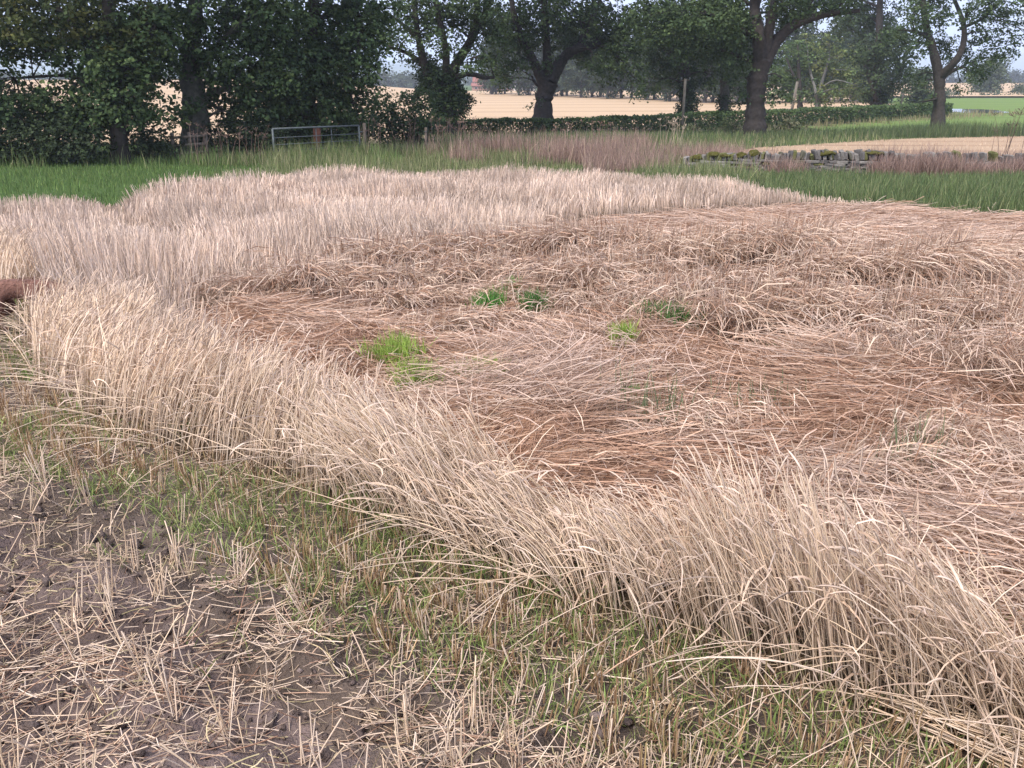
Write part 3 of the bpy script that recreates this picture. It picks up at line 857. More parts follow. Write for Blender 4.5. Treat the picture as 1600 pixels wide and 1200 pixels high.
A = Acc()
x, y = sample(26000, 1.5, 46, 40, 52.5, lambda a, b: in_view(a, b, 1.5) & (b > np.interp(a, [0, 10, 18, 30, 48], [40, 41, 43.5, 46.8, 48.2]) - 1.2 * vn(a * .6, b * 0, 3)))
blades(A, x, y, (.45 + .75 * fbm(x * .45, y * .3, 115, 3)) * np.interp(x, [0, 10, 16, 24, 45], [.35, .35, .5, .85, 1.0]), .024, [(.085, .125, .05), (.12, .155, .065), (.06, .09, .04), (.15, .165, .085)], .25)
x, y = sample(12000, -5, 18, 31, 46, lambda a, b: in_view(a, b, 1) & (b > np.interp(a, [0, 5.5, 10, 18], [34, 32, 36.3, 42.3]) - 1.5 * rng.random(len(a)) ** 2))
blades(A, x, y, .12 + .3 * rng.random(len(x)), .026, DULL + LUSH[:1], .3)
x, y = sample(12000, 10, 60, 56, 96, lambda a, b: in_view(a, b, 1) & (np.abs(dline(a, b, [(3, 52), (17.5, 65), (43, 88), (60, 101)]) - 2.2) < 1.8))
blades(A, x, y, .35 + .3 * rng.random(len(x)), .04, [(.24, .21, .11), (.32, .26, .16), (.16, .17, .08)], .3)
tag(A.build("tall_bank_weeds", M_GRASS), "tall dark green weeds on the bank under the roadside oaks", "weeds", kind="stuff")

A = Acc()
x, y = sample(22000, 5, 44, 25, 46.5, lambda a, b: in_view(a, b, 1) & (wall_d(np.minimum(a, 22), b) > .6) & (b < np.interp(a, [6, 10, 18, 30, 48], [30.5, 36, 42, 46.5, 48])) & (a > 5.5))
blades(A, x, y, np.full(len(x), .13), .012, [(.50, .36, .25), (.42, .28, .19), (.58, .45, .33)], .2, k=3)
tag(A.build("far_stubble_stalks", M_STRAW), "short pale stubble stalks behind the dry stone wall", "stubble", kind="stuff")


# ------------------------------------------------------------------ tubes and boxes
def tube(acc, pts, rad, col, m=8, cap=False):
    P = np.array(pts, float)[None]; R = np.array(rad, float)[None]
    strands(acc, P, R * 2, np.array(col)[None], m)
    if cap:
        b = acc.n
        t = tangents(P)[0]
        acc.add([P[0, 0], P[0, -1]], C=np.array([col, col]))
        k = len(pts)
        base = b - k * m
        acc.t.append(np.array([(b, base + (j + 1) % m, base + j) for j in range(m)] + [(b + 1, base + (k - 1) * m + j, base + (k - 1) * m + (j + 1) % m) for j in range(m)]))


def spline(pts, n):
    p = np.array(pts, float)
    k = len(p)
    if k == 2:
        t = np.linspace(0, 1, n)[:, None]; return p[0] * (1 - t) + p[1] * t
    e = np.concatenate([[2 * p[0] - p[1]], p, [2 * p[-1] - p[-2]]])
    out = []
    for u in np.linspace(0, k - 1 - 1e-6, n):
        i = int(u); t = u - i
        a, b, c, d = e[i], e[i + 1], e[i + 2], e[i + 3]
        out.append(.5 * (2 * b + (c - a) * t + (2 * a - 5 * b + 4 * c - d) * t * t + (3 * b - a - 3 * c + d) * t ** 3))
    return np.array(out)


def stone_mesh(name, seed):
    r = np.random.default_rng(seed)
    bm = bmesh.new(); bmesh.ops.create_cube(bm, size=1)
    bmesh.ops.bevel(bm, geom=list(bm.edges), offset=.12, segments=1, affect='EDGES', profile=.6)
    for v in bm.verts: v.co += Vector(r.normal(0, .045, 3))
    me = bpy.data.meshes.new(name); bm.to_mesh(me); bm.free()
    return me


def colour_mesh(me, c):
    a = me.attributes.new("Col", 'FLOAT_COLOR', 'POINT')
    a.data.foreach_set("color", np.tile(np.array([*c, 1], np.float32), len(me.vertices)))


# ------------------------------------------------------------------ dry stone wall
SC = [(.15, .138, .128), (.20, .185, .165), (.11, .103, .096), (.26, .24, .215), (.135, .128, .09), (.13, .13, .05)]
SM = []
for ci in range(6):
    row_ = []
    for j in range(3):
        me = stone_mesh("stone", ci * 10 + j); colour_mesh(me, SC[ci]); me.materials.append(M_STONE); row_.append(me)
    SM.append(row_)
wp = np.array(WALL); wseg = np.hypot(*(wp[1:] - wp[:-1]).T); wcum = np.concatenate([[0], np.cumsum(wseg)])


def wall_pt(s):
    i = int(np.clip(np.searchsorted(wcum, s) - 1, 0, len(wseg) - 1)); t = (s - wcum[i]) / wseg[i]
    p = wp[i] + (wp[i + 1] - wp[i]) * t; d = (wp[i + 1] - wp[i]) / wseg[i]
    return p, math.atan2(d[1], d[0])


p0, a0 = wall_pt(0)
zw = float(ter(p0[1]))
wall_o = empty("stone_wall", (p0[0], p0[1], zw))
tag(wall_o, "low mossy dry stone wall with leaning cope stones behind the dark grass", "wall")
inv = Matrix.Translation((-p0[0], -p0[1], -zw))
cnt = 0


def put_stone(me, s, off, z, sx, sy, sz, tilt=0.0, yaw=0.0, name="stone"):
    p, a = wall_pt(s)
    o = bpy.data.objects.new(name, me); COL.objects.link(o); o.parent = wall_o
    o.location = (p[0] - math.sin(a) * off - p0[0], p[1] + math.cos(a) * off - p0[1], z - zw)
    o.rotation_euler = (random.gauss(0, .03), tilt, a + yaw); o.scale = (sx, sy, sz)


def wall_top(s):
    return np.interp(s, [0, .25, .7, 2.2, 3.2, 5.1, 5.4, 8], [.14, .26, .34, .40, .42, .44, .42, .40])


LV = 5.1                      # length of wall whose stones show
z = .0; course = 0
while z < .45:
    ch = random.uniform(.048, .075)
    s = random.uniform(-.05, .1)
    while s < LV:
        L = random.uniform(.18, .40)
        if z + ch * .6 < wall_top(s + L / 2):
            p, a = wall_pt(min(s + L / 2, wcum[-1]))
            ci = random.choices(range(6), [5, 4, 4, 2, 2, 2 if s < 3 else .6])[0]
            put_stone(SM[ci][random.randrange(3)], s + L / 2, -.19 + random.gauss(0, .018), float(ter(p[1])) + z + ch / 2, L * 1.02, .26, ch * 1.02, random.gauss(0, .03), random.gauss(0, .05)); cnt += 1
        s += L
    z += ch; course += 1
s = .1
while s < 9.6:
    wdt = random.uniform(.055, .12); p, a = wall_pt(s)
    hcp = random.uniform(.16, .29) * (.8 if s < 3 else 1.0)

    ci = random.choices(range(6), [4, 4, 3, 3, 2, 5 if s < 3 or random.random() < .12 else .5])[0]
    put_stone(SM[ci][random.randrange(3)], s, random.gauss(-.02, .02), float(ter(p[1])) + float(wall_top(s)) + hcp * .42, wdt, .40, hcp, random.gauss(-.22 if s > 3.6 else .1, .12), random.gauss(0, .12), "cope_stone"); cnt += 1
    s += wdt * (.92 if s < LV else random.uniform(1.0, 3.2))
# hearting behind the face and the overgrown rest of the wall
A = Acc()
S_ = np.arange(-.0, wcum[-1], .22)
for s in S_:
    for zz in np.arange(0, .5, .1):
        for off in ((.0, .16) if s < LV else (-.16, .1)):
            if zz + .05 > wall_top(min(s, 5.2)): continue
            p, a = wall_pt(s)
            bm = SM[random.randrange(4)][random.randrange(3)]
            v = np.array([q.co[:] for q in bm.vertices]) * np.array([.27, .24, .1])
            ca, sa = math.cos(a), math.sin(a)
            v = np.stack([v[:, 0] * ca - v[:, 1] * sa + p[0] - sa * off - p0[0], v[:, 0] * sa + v[:, 1] * ca + p[1] + ca * off - p0[1], v[:, 2] + zz + .05 + float(ter(p[1])) - zw], 1)
            T = []
            for f in bm.polygons:
                vs = list(f.vertices)
                T += [(vs[0], vs[j], vs[j + 1]) for j in range(1, len(vs) - 1)]
            A.add(v, T=T, C=np.tile(np.array(SC[random.randrange(3)]) * .8, (len(v), 1)))
hr = A.build("wall_core", M_STONE, wall_o); hr["kind"] = "stuff"
# moss cushions on the cope
M_MOSS = flat_mat("moss", (.075, .07, .02), .95, 0, .5, 14, .8, 60, .05)
for s in (.55, 1.0, 1.35, 1.75, 2.1, 3.95, 4.05, 5.15, 5.3):
    p, a = wall_pt(s)
    bm = bmesh.new(); bmesh.ops.create_icosphere(bm, subdivisions=2, radius=1)
    for v in bm.verts: v.co += v.normal * random.gauss(0, .10)
    me = bpy.data.meshes.new("moss_cushion"); bm.to_mesh(me); bm.free(); me.materials.append(M_MOSS)
    o = bpy.data.objects.new("moss_cushion", me); COL.objects.link(o); o.parent = wall_o
    o.location = (p[0] + math.sin(a) * .10 - p0[0], p[1] - math.cos(a) * .10 - p0[1], float(ter(p[1])) + float(wall_top(s)) + random.uniform(.10, .2) - zw)
    o.scale = (random.uniform(.14, .24), .2, random.uniform(.05, .10)); o.rotation_euler = (0, 0, a)

# ------------------------------------------------------------------ field gate
M_GALV = flat_mat("galvanised_steel", (.10, .115, .115), .6, .2, .25, 20, .1, 60)
M_WOOD = flat_mat("weathered_timber", (.14, .115, .09), .9, 0, .4, 9, .6, 30, .1)
M_RUST = flat_mat("rusted_sheet", (.10, .045, .03), .9, 0, .4, 9, .5, 30, .1)


def rod(name, parent, a, b, r, material, m=8):
    acc = Acc(); n = 2
    tube(acc, [a, b], [r, r], (1, 1, 1), m, True)
    return acc.build(name, material, parent, smooth=False)


ga, gb = np.array([-7.72, 28.6]), np.array([-5.45, 31.6])
gl = float(np.hypot(*(gb - ga))); zg = float(ter(ga[1]))
gate = empty("field_gate", (ga[0], ga[1], zg), math.atan2(gb[1] - ga[1], gb[0] - ga[0]))
tag(gate, "grey tubular steel field gate half sunk in long grass", "gate")
zr = float(ter(gb[1])) - zg
rod("top_rail", gate, (0, 0, 1.08), (gl, 0, 1.08 + zr), .03, M_GALV)
for zz in (.80, .58, .38, .18):
    rod("bar", gate, (.02, 0, zz), (gl - .02, 0, zz + zr), .015, M_GALV)
for xx, r_ in ((0.0, .034), (gl, .034)):
    rod("stile", gate, (xx, 0, 0), (xx, 0, 1.08 + zr * xx / gl), r_, M_GALV)
for xx in (gl * .48, gl * .66):
    rod("brace", gate, (xx, .012, .15), (xx, .012, 1.06 + zr * xx / gl), .016, M_GALV)
po = empty("gate_post", (gb[0] + .16, gb[1] + .12, float(ter(gb[1]))))
tag(po, "grey round post that the steel field gate hangs from", "post")
rod("post", po, (0, 0, -.1), (.02, 0, 1.16), .06, M_WOOD, 9)
rod("hinge", po, (-.16, -.1, .85), (0, 0, .87), .018, M_GALV, 6)
rod("hinge", po, (-.16, -.1, .3), (0, 0, .3), .018, M_GALV, 6)
# rusty sheet propped behind the gate, small stake, old rails under the sycamore
a_ = Acc()
bx_, by_ = -6.85, 30.9
V = np.array([[-.14, 0, 0], [.13, .02, 0], [.15, .16, 1.0], [-.1, .14, 1.1], [-.14, .03, 0], [.13, .05, 0], [.15, .19, 1.0], [-.1, .17, 1.1]])
a_.add(V, Q=[(0, 1, 2, 3), (7, 6, 5, 4), (0, 4, 5, 1), (1, 5, 6, 2), (2, 6, 7, 3), (3, 7, 4, 0)])
o = a_.build("rusty_sheet", M_RUST); o.location = (bx_, by_, float(ter(by_)))
tag(o, "rusty red iron sheet leaning upright behind the field gate", "metal sheet")
st_ = at(665, 215, 33)
sk = empty("wooden_stake", (st_[0], 33, float(ter(33)))); tag(sk, "short grey wooden stake in grass right of the gate", "stake")
rod("stake", sk, (0, 0, -.1), (.02, 0, .95), .05, M_WOOD, 7); rod("wire_staple", sk, (-.06, -.05, .8), (.06, -.05, .8), .012, M_GALV, 5)
fx0, fx1 = at(268, 225, 29.0), at(322, 225, 29.6)
rf = empty("rail_fence", (fx0[0], 29.0, float(ter(29)))); tag(rf, "short broken wooden rail fence under the sycamore", "fence")
dx_ = fx1[0] - fx0[0]
for zz in (.25, .52, .78):
    rod("rail", rf, (-.05, 0, zz), (dx_ + .05, .5, zz + .05), .05, M_WOOD, 6)
for t_ in (0, .5, 1):
    rod("post", rf, (dx_ * t_, .5 * t_ + .07, -.1), (dx_ * t_ + .03, .5 * t_ + .07, .95), .06, M_WOOD, 7)

# utility poles
M_POLE = flat_mat("pole_timber", (.15, .135, .11), .9, 0, .25, 5, .3, 20, .1)
for (xt, yt, xb, yb, dp, r_, arm, lb) in ((1071, 123, 1066, 196, 58, .085, True, "slim wooden pole with small insulator crossbar before the hedge"),
                                        (1246, 128, 1236, 174, 95, .15, False, "leaning bare wooden pole beside the pale birches"),
                                        (1411, 148, 1407, 166, 90, .07, False, "thin dark stake by the ivy tree and pasture")):
    tp, bt = at(xt, yt, dp), at(xb, yb, dp)
    zb = float(ter(dp))
    pl = empty("utility_pole", (bt[0], dp, zb)); tag(pl, lb, "pole")
    rod("shaft", pl, (0, 0, -.3), (tp[0] - bt[0], 0, tp[2] - zb), r_, M_POLE, 9)
    if arm:
        rod("crossarm", pl, (tp[0] - bt[0] - .28, 0, tp[2] - zb - .12), (tp[0] - bt[0] + .30, 0, tp[2] - zb - .08), .03, M_WOOD, 6)
        for q in (-.25, .28):
            rod("insulator", pl, (tp[0] - bt[0] + q, 0, tp[2] - zb - .1), (tp[0] - bt[0] + q, 0, tp[2] - zb + .09), .045, M_GALV, 6)
    else:
        rod("cap", pl, (tp[0] - bt[0], 0, tp[2] - zb - .02), (tp[0] - bt[0], 0, tp[2] - zb + .05), r_ * .8, M_WOOD, 7)

# ------------------------------------------------------------------ trees
def leaf_cloud(acc, cen, rad, n, size, cols, squash=.8, droop=.25, jit=.22, per=14, tw=.0, upmix=.55):
    """leaves grouped on sprays through the outer part of a clump"""
    ns = max(1, int(n / per))
    d = norm(rng.normal(size=(ns, 3)))
    rr = rad * (.25 + .75 * rng.random(ns) ** .45)
    S = cen + d * rr[:, None] * np.array([1, 1, squash])
    out = norm(d * np.array([1, 1, .25]) + np.array([0, 0, -droop]) + rng.normal(0, .25, (ns, 3)))
    i = np.repeat(np.arange(ns), per); m = len(i)
    sp = size * 3.0
    t = rng.random(m)
    pos = S[i] + out[i] * (t * sp)[:, None] + rng.normal(0, size * .85, (m, 3)) * np.array([1, 1, .6])
    pos[:, 2] -= (t ** 2) * sp * droop
    nrm = norm(np.array([0, 0, 1.0]) * upmix + d[i] * .35 + rng.normal(0, .42, (m, 3)))
    ax = norm(np.cross(nrm, rng.normal(size=(m, 3))))
    bx_ = np.cross(nrm, ax)
    s = size * rng.uniform(.6, 1.3, (m, 1))
    V = np.stack([pos - ax * s * .5, pos + bx_ * s * .38 + ax * s * .08 - nrm * s * .1, pos + ax * s * .55 - nrm * s * .12, pos - bx_ * s * .38 + ax * s * .08 - nrm * s * .1], 1)
    b = np.arange(m) * 4
    cs = pal(ns, cols, jit)[i] * np.exp(rng.normal(0, .12, (m, 1)))
    acc.add(V.reshape(-1, 3), Q=np.stack([b, b + 1, b + 2, b + 3], 1), C=np.repeat(cs, 4, 0))


SYC = [(.070, .108, .042), (.052, .084, .036), (.098, .134, .048), (.040, .066, .031)]
SYCY = [(.115, .115, .035), (.075, .095, .038), (.055, .078, .034)]
OAK = [(.060, .092, .038), (.046, .074, .034), (.080, .112, .044)]
IVY = [(.035, .058, .026), (.028, .046, .023), (.05, .075, .03)]
BIR = [(.12, .165, .06), (.095, .135, .05), (.16, .175, .06)]
BARK = (.050, .043, .038)


def tree(name, label, depth, limbs, blobs, leaf, cols, upper=None, cov=2.0, group=None, bark=BARK, ivy=(), spread=.5, base_sink=.3, per=14, cat="tree"):
    """limbs and clumps given by bearing at the tree's own distance; the root stands on the ground"""
    px = depth / FPX
    b0 = at(limbs[0][0][0], limbs[0][0][1], depth)
    zb = float(ter(depth))
    root = empty(name, (b0[0], depth, zb)); tag(root, label, cat, group)
    org = np.array([b0[0], depth, zb])
    r = np.random.default_rng(int(depth * 100 + limbs[0][0][0]))
    T = Acc(); joints = []
    for li, lb in enumerate(limbs):
        pts = []; rad = []
        for j, (x, y, w) in enumerate(lb):
            q = at(x, y, depth)
            if li: q[1] += (r.normal(0, .5) + .25 * (-1) ** li) * depth / 45 * (j / len(lb)) * 2
            pts.append(q); rad.append(w * px / 2)
        if li == 0:
            pts[0][2] = zb - base_sink
            # root flare
            rad[0] *= 1.25
        n = 5 * len(pts)
        sp_ = spline(pts, n); rd = np.interp(np.linspace(0, 1, n), np.linspace(0, 1, len(rad)), rad)
        rd = rd * (1 + .06 * r.normal(size=n))
        tube(T, sp_ - org, rd, np.array(bark), 10, True)
        joints += [(q, w) for q, w in zip(sp_, rd)]
    J = np.array([j[0] for j in joints]); JR = np.array([j[1] for j in joints])
    Cn = Acc()
    allb = []
    for bl in blobs:
        x, y, rp = bl[:3]
        c_ = cols if len(bl) < 4 else bl[3]
        q = at(x, y, depth); rm = rp * px
        q[1] += r.normal(0, spread) * depth * .045
        allb.append((q, rm, leaf, c_, cov))
        if rp > 26:      # a second clump behind for depth
            q2 = q + np.array([r.normal(0, .3) * rm, r.uniform(.6, 1.6) * rm, r.uniform(-.1, .3) * rm])
            allb.append((q2, rm * .9, leaf * 1.6, c_, cov * .5))
    if upper:
        x0, x1, ht, nb, rm = upper
        for _ in range(nb):
            zlo = at(800, -10, depth)[2] + rm * 1.1; zz = r.uniform(zlo, max(ht + zb, zlo + 1.5))
            f = math.sqrt(max(.05, 1 - ((zz - (zb + ht * .5)) / (ht * .55)) ** 2))
            xm = (at(x0, 0, depth)[0] + at(x1, 0, depth)[0]) / 2; hw = (at(x1, 0, depth)[0] - at(x0, 0, depth)[0]) / 2
            q = np.array([xm + r.uniform(-1, 1) * hw * f, depth + r.uniform(-.8, .8) * hw * f, zz])
            allb.append((q, rm * r.uniform(.8, 1.1), leaf * 2.2, cols, .7))
    for q, rm, lf, c_, cv in allb:
        n = int(math.pi * rm * rm * cv / (lf * lf * .40 * .5))
        leaf_cloud(Cn, q - org, rm, n, lf, c_, per=per)
        # twig from the nearest limb into the clump
        dd = np.linalg.norm(J - q, axis=1) + np.maximum(0, J[:, 2] - q[2]) * .6
        k = int(np.argmin(dd)); a = J[k]
        if dd[k] < 9:
            mid = (a + q) / 2 + np.array([r.normal(0, .15), r.normal(0, .15), r.uniform(0, .25)]) * np.linalg.norm(q - a)
            rs = min(JR[k] * .55, .02 + .035 * rm + .012 * np.linalg.norm(q - a))
            sp_ = spline([a, mid, q], 7)
            tube(T, sp_ - org, np.linspace(rs, .012, 7), np.array(bark), 5)
            for _ in range(3):
                e_ = q + norm(r.normal(size=3)) * rm * .7
                tube(T, spline([sp_[4], (sp_[4] + e_) / 2 + r.normal(0, .1, 3) * rm, e_], 5) - org, np.linspace(rs * .4, .008, 5), np.array(bark), 4)
    T.build("trunk", M_BARK, root, smooth=True)
    Cn.build("crown", M_LEAF, root)
    if ivy:
        I = Acc()
        for x, y, rp in ivy:
            q = at(x, y, depth); rm = rp * px
            leaf_cloud(I, q - org, rm, int(math.pi * rm * rm * 5 / (.12 * .12 * .2)) if depth < 70 else int(math.pi * rm * rm * 4 / (.18 * .18 * .2)), .12 if depth < 70 else .18, IVY, squash=1.0, droop=.5)
        I.build("ivy", M_LEAF, root)
    return root


tree("sycamore_tree", "dark sycamore with yellow tinged boughs and black trunk above the grass headland", 28.5,
     [[(186, 250, 27), (186, 215, 24), (184, 170, 22), (180, 110, 20), (172, 50, 17), (165, -30, 14), (160, -120, 10)], [(184, 165, 12), (140, 130, 8), (90, 118, 5), (20, 122, 3)], [(182, 130, 12), (215, 90, 8), (240, 40, 6)], [(178, 90, 11), (130, 50, 8), (90, 10, 6)]],
     [(15, 30, 60, SYCY), (85, 18, 60, SYCY), (165, 30, 62, SYCY), (200, 60, 40, SYCY), (120, 85, 42), (190, 105, 52), (150, 140, 48), (105, 160, 36), (25, 150, 28), (5, 105, 26), (205, 150, 42), (238, 40, 45), (228, 172, 22), (188, 178, 24), (70, 178, 26), (130, 182, 28), (225, 100, 34), (30, 75, 26), (240, 185, 13), (10, 180, 28), (12, 160, 24), (52, 152, 16), (25, 195, 30), (65, 198, 30), (105, 196, 28), (150, 180, 30), (-40, 60, 60), (-40, 150, 50)],
     .13, SYC, (-60, 290, 13, 18, 2.0), 1.65)
tree("sycamore_tree", "sycamore with broad grey lichened trunk standing behind the broken rail fence", 31.0,
     [[(305, 238, 50), (307, 205, 42), (304, 165, 36), (299, 120, 30), (300, 65, 26), (306, 0, 21), (310, -90, 14)], [(300, 120, 16), (335, 80, 10), (380, 40, 7)], [(299, 95, 14), (270, 55, 9), (250, 10, 6)], [(303, 160, 14), (350, 140, 8), (400, 135, 5)]],
     [(268, 30, 40), (330, 15, 48), (392, 30, 48), (338, 88, 40), (382, 108, 48), (285, 118, 26), (330, 142, 36), (302, 162, 20), (420, 78, 42), (402, 158, 38), (350, 178, 26), (430, 15, 48), (262, 82, 22), (375, 190, 26), (440, 120, 36), (290, 190, 12)],
     .13, SYC, (210, 460, 14, 16, 2.2), 1.65, bark=(.10, .098, .08))
tree("sycamore_tree", "dense dark sycamore whose boughs hang low over the steel gate", 33.5,
     [[(478, 240, 26), (478, 200, 24), (482, 150, 22), (488, 90, 19), (490, 20, 15), (490, -80, 10)], [(485, 130, 12), (530, 90, 8), (570, 70, 5)], [(483, 150, 12), (440, 120, 8), (420, 90, 5)], [(480, 180, 10), (520, 165, 6), (560, 160, 4)]],
     [(468, 40, 55), (528, 38, 55), (480, 108, 56), (540, 108, 48), (572, 62, 34), (572, 15, 42), (438, 150, 46), (500, 162, 50), (552, 158, 40), (572, 108, 24), (452, 198, 34), (520, 198, 36), (412, 198, 28), (585, 88, 14), (480, 215, 24), (560, 195, 24), (540, 215, 22)],
     .13, SYC, (400, 600, 14, 15, 2.3), 1.75)
tree("ivy_oak_tree", "leaning ivy clad oak with open crooked limbs left of the golden field", 46.0,
     [[(704, 205, 30), (702, 180, 25), (698, 160, 24), (691, 140, 26), (688, 128, 22)], [(691, 145, 20), (668, 112, 14), (657, 70, 10), (650, 20, 8), (645, -40, 5)], [(692, 140, 20), (712, 100, 15), (735, 60, 12), (765, 5, 8), (780, -40, 5)], [(695, 130, 13), (697, 85, 10), (690, 40, 8), (680, -10, 6)], [(708, 122, 9), (728, 116, 8), (742, 117, 7), (756, 121, 6), (772, 121, 4)], [(665, 105, 8), (640, 85, 6), (615, 75, 4)], [(655, 60, 8), (625, 35, 5), (605, 20, 4)], [(730, 70, 9), (742, 40, 7), (745, 0, 5)]],
     [(622, 28, 24), (640, 62, 22), (612, 55, 13), (665, 38, 25), (700, 26, 30), (728, 42, 24), (760, 26, 28), (710, 80, 18), (742, 84, 20), (660, 90, 18), (690, 58, 17), (768, 55, 22), (680, 0, 36), (740, -5, 36), (638, 98, 9), (726, 106, 11), (640, 10, 26), (620, 70, 9), (758, 92, 12), (775, 85, 12)],
     .145, OAK, (600, 790, 13, 14, 2.2), 1.3, ivy=[(694, 150, 17), (688, 122, 22), (702, 182, 14), (714, 150, 13), (674, 128, 16), (668, 105, 13), (690, 170, 15), (705, 135, 15), (720, 165, 10), (725, 148, 9)], spread=.35)
tree("oak_tree", "spreading oak with forked trunk rising from the trimmed hedge before the golden field", 54.5,
     [[(847, 196, 32), (849, 170, 27), (851, 148, 25), (858, 128, 28)], [(853, 140, 18), (836, 102, 14), (816, 62, 11), (802, 20, 8), (795, -40, 5)], [(860, 128, 21), (880, 92, 16), (902, 76, 13), (942, 70, 9), (972, 86, 5)], [(856, 125, 17), (854, 75, 12), (850, 10, 10), (850, -60, 6)], [(900, 78, 9), (920, 40, 7), (940, 0, 5)], [(850, 140, 6), (838, 132, 4), (832, 120, 3)]],
     [(782, 26, 32), (790, 76, 25), (772, 108, 18), (812, 48, 30), (852, 15, 42), (850, 58, 24), (900, 26, 42), (950, 26, 38), (930, 66, 34), (970, 76, 28), (900, 70, 18), (816, 98, 19), (960, 108, 21), (984, 48, 22), (786, 124, 11), (988, 136, 13), (986, 108, 17), (835, 155, 6), (860, 95, 11), (930, 100, 15)],
     .16, OAK, (760, 1000, 14, 16, 2.5), 1.6, spread=.5)
tree("ivy_oak_tree", "oak with ivy sleeved trunk standing directly behind the slim insulator pole", 64.0,
     [[(1074, 190, 20), (1073, 165, 17), (1072, 130, 15), (1070, 85, 13), (1068, 25, 10), (1068, -40, 6)], [(1071, 110, 8), (1040, 80, 5), (1020, 60, 4)], [(1070, 95, 8), (1100, 60, 5), (1115, 40, 4)]],
     [(1022, 26, 36), (1060, 16, 40), (1050, 78, 34), (1090, 86, 32), (1032, 108, 24), (1012, 82, 20), (1070, 116, 22), (1100, 46, 36), (1116, 112, 18), (1020, 130, 12), (1090, 128, 14)],
     .18, OAK, (1000, 1130, 14, 12, 2.6), 1.6, ivy=[(1076, 172, 11), (1078, 156, 11), (1070, 142, 9), (1068, 165, 8), (1076, 182, 9), (1074, 125, 9)])
tree("ivy_oak_tree", "oak with ivy at its foot between the insulator pole and the great oak", 67.0,
     [[(1131, 186, 17), (1132, 160, 14), (1132, 120, 12), (1130, 70, 10), (1130, -20, 6)], [(1131, 110, 7), (1150, 80, 4), (1160, 60, 3)]],
     [(1130, 66, 34), (1142, 106, 24), (1150, 138, 14), (1120, 130, 12), (1140, 28, 34), (1112, 80, 20)],
     .18, OAK, (1100, 1165, 14, 8, 2.5), 1.3, ivy=[(1131, 172, 9), (1132, 160, 7), (1130, 150, 6)], bark=(.08, .075, .06))
tree("oak_tree", "great oak with thick dark furrowed trunk above the stubble field", 46.0,
     [[(1180, 209, 36), (1180, 185, 30), (1181, 150, 28), (1184, 120, 29), (1190, 92, 31)], [(1186, 102, 22), (1179, 55, 18), (1181, 5, 16), (1185, -70, 11)], [(1194, 98, 22), (1216, 62, 17), (1246, 36, 13), (1290, 23, 9), (1326, 20, 5)], [(1192, 92, 19), (1201, 42, 15), (1206, -20, 12), (1210, -80, 8)], [(1240, 40, 8), (1265, 10, 6), (1285, -30, 4)], [(1180, 60, 9), (1140, 35, 7), (1100, 20, 5)], [(1184, 105, 7), (1150, 85, 5), (1110, 75, 3)], [(1290, 24, 6), (1305, 10, 4), (1312, -8, 3)]],
     [(1020, 18, 30), (1060, 36, 32), (1100, 28, 36), (1140, 46, 30), (1150, 8, 38), (1090, 76, 25), (1150, 92, 22), (1164, 122, 14), (1240, 5, 32), (1282, 0, 27), (1218, 12, 26), (1310, 2, 18), (1160, 68, 20), (1030, 56, 17), (1216, 125, 12), (1206, 152, 11), (1162, 150, 8), (1210, 95, 9), (1160, 165, 7)],
     .15, OAK, (1000, 1340, 15, 22, 2.4), 1.6, spread=.6)
tree("birch_tree", "pale green birch behind the great oak and left of the silver trunked birch", 104.0,
     [[(1250, 174, 8), (1250, 150, 6), (1248, 110, 5), (1246, 70, 3)], [(1250, 140, 4), (1235, 110, 3), (1228, 90, 2)]],
     [(1240, 108, 22), (1226, 138, 18), (1250, 84, 18), (1262, 140, 18), (1236, 70, 12), (1222, 112, 14)],
     .30, [(.085, .135, .05), (.07, .11, .045), (.11, .155, .055)], None, 1.8)
tree("birch_tree", "yellowing birch with forked silver trunk beside the leaning bare pole", 104.0,
     [[(1277, 174, 9), (1279, 155, 7), (1284, 130, 5), (1296, 90, 3)], [(1278, 165, 5), (1272, 140, 4), (1268, 100, 3)]],
     [(1290, 98, 25), (1314, 118, 25), (1330, 138, 18), (1292, 142, 20), (1320, 86, 15), (1338, 112, 14), (1294, 66, 14), (1270, 62, 12), (1310, 145, 14)],
     .30, BIR, None, 1.8, bark=(.15, .148, .135))
tree("ivy_ash_tree", "bushy dark ivy covered ash with V shaped base beside the pasture", 88.0,
     [[(1372, 170, 24), (1371, 155, 18), (1370, 130, 12), (1372, 80, 10), (1375, 10, 8), (1375, -30, 5)], [(1372, 160, 8), (1356, 140, 6), (1350, 100, 5)], [(1373, 160, 8), (1390, 140, 6), (1405, 100, 5)]],
     [(1355, 26, 32), (1386, 18, 32), (1350, 78, 27), (1386, 74, 32), (1370, 118, 24), (1410, 58, 20), (1420, 100, 17), (1402, 128, 15), (1346, 118, 11), (1432, 110, 10), (1340, 5, 26), (1350, 135, 10)],
     .25, [(.05, .075, .035), (.04, .06, .03), (.06, .085, .035)], (1330, 1425, 13, 8, 2.6), 1.3, ivy=[(1372, 152, 11), (1364, 140, 9), (1382, 142, 9)])
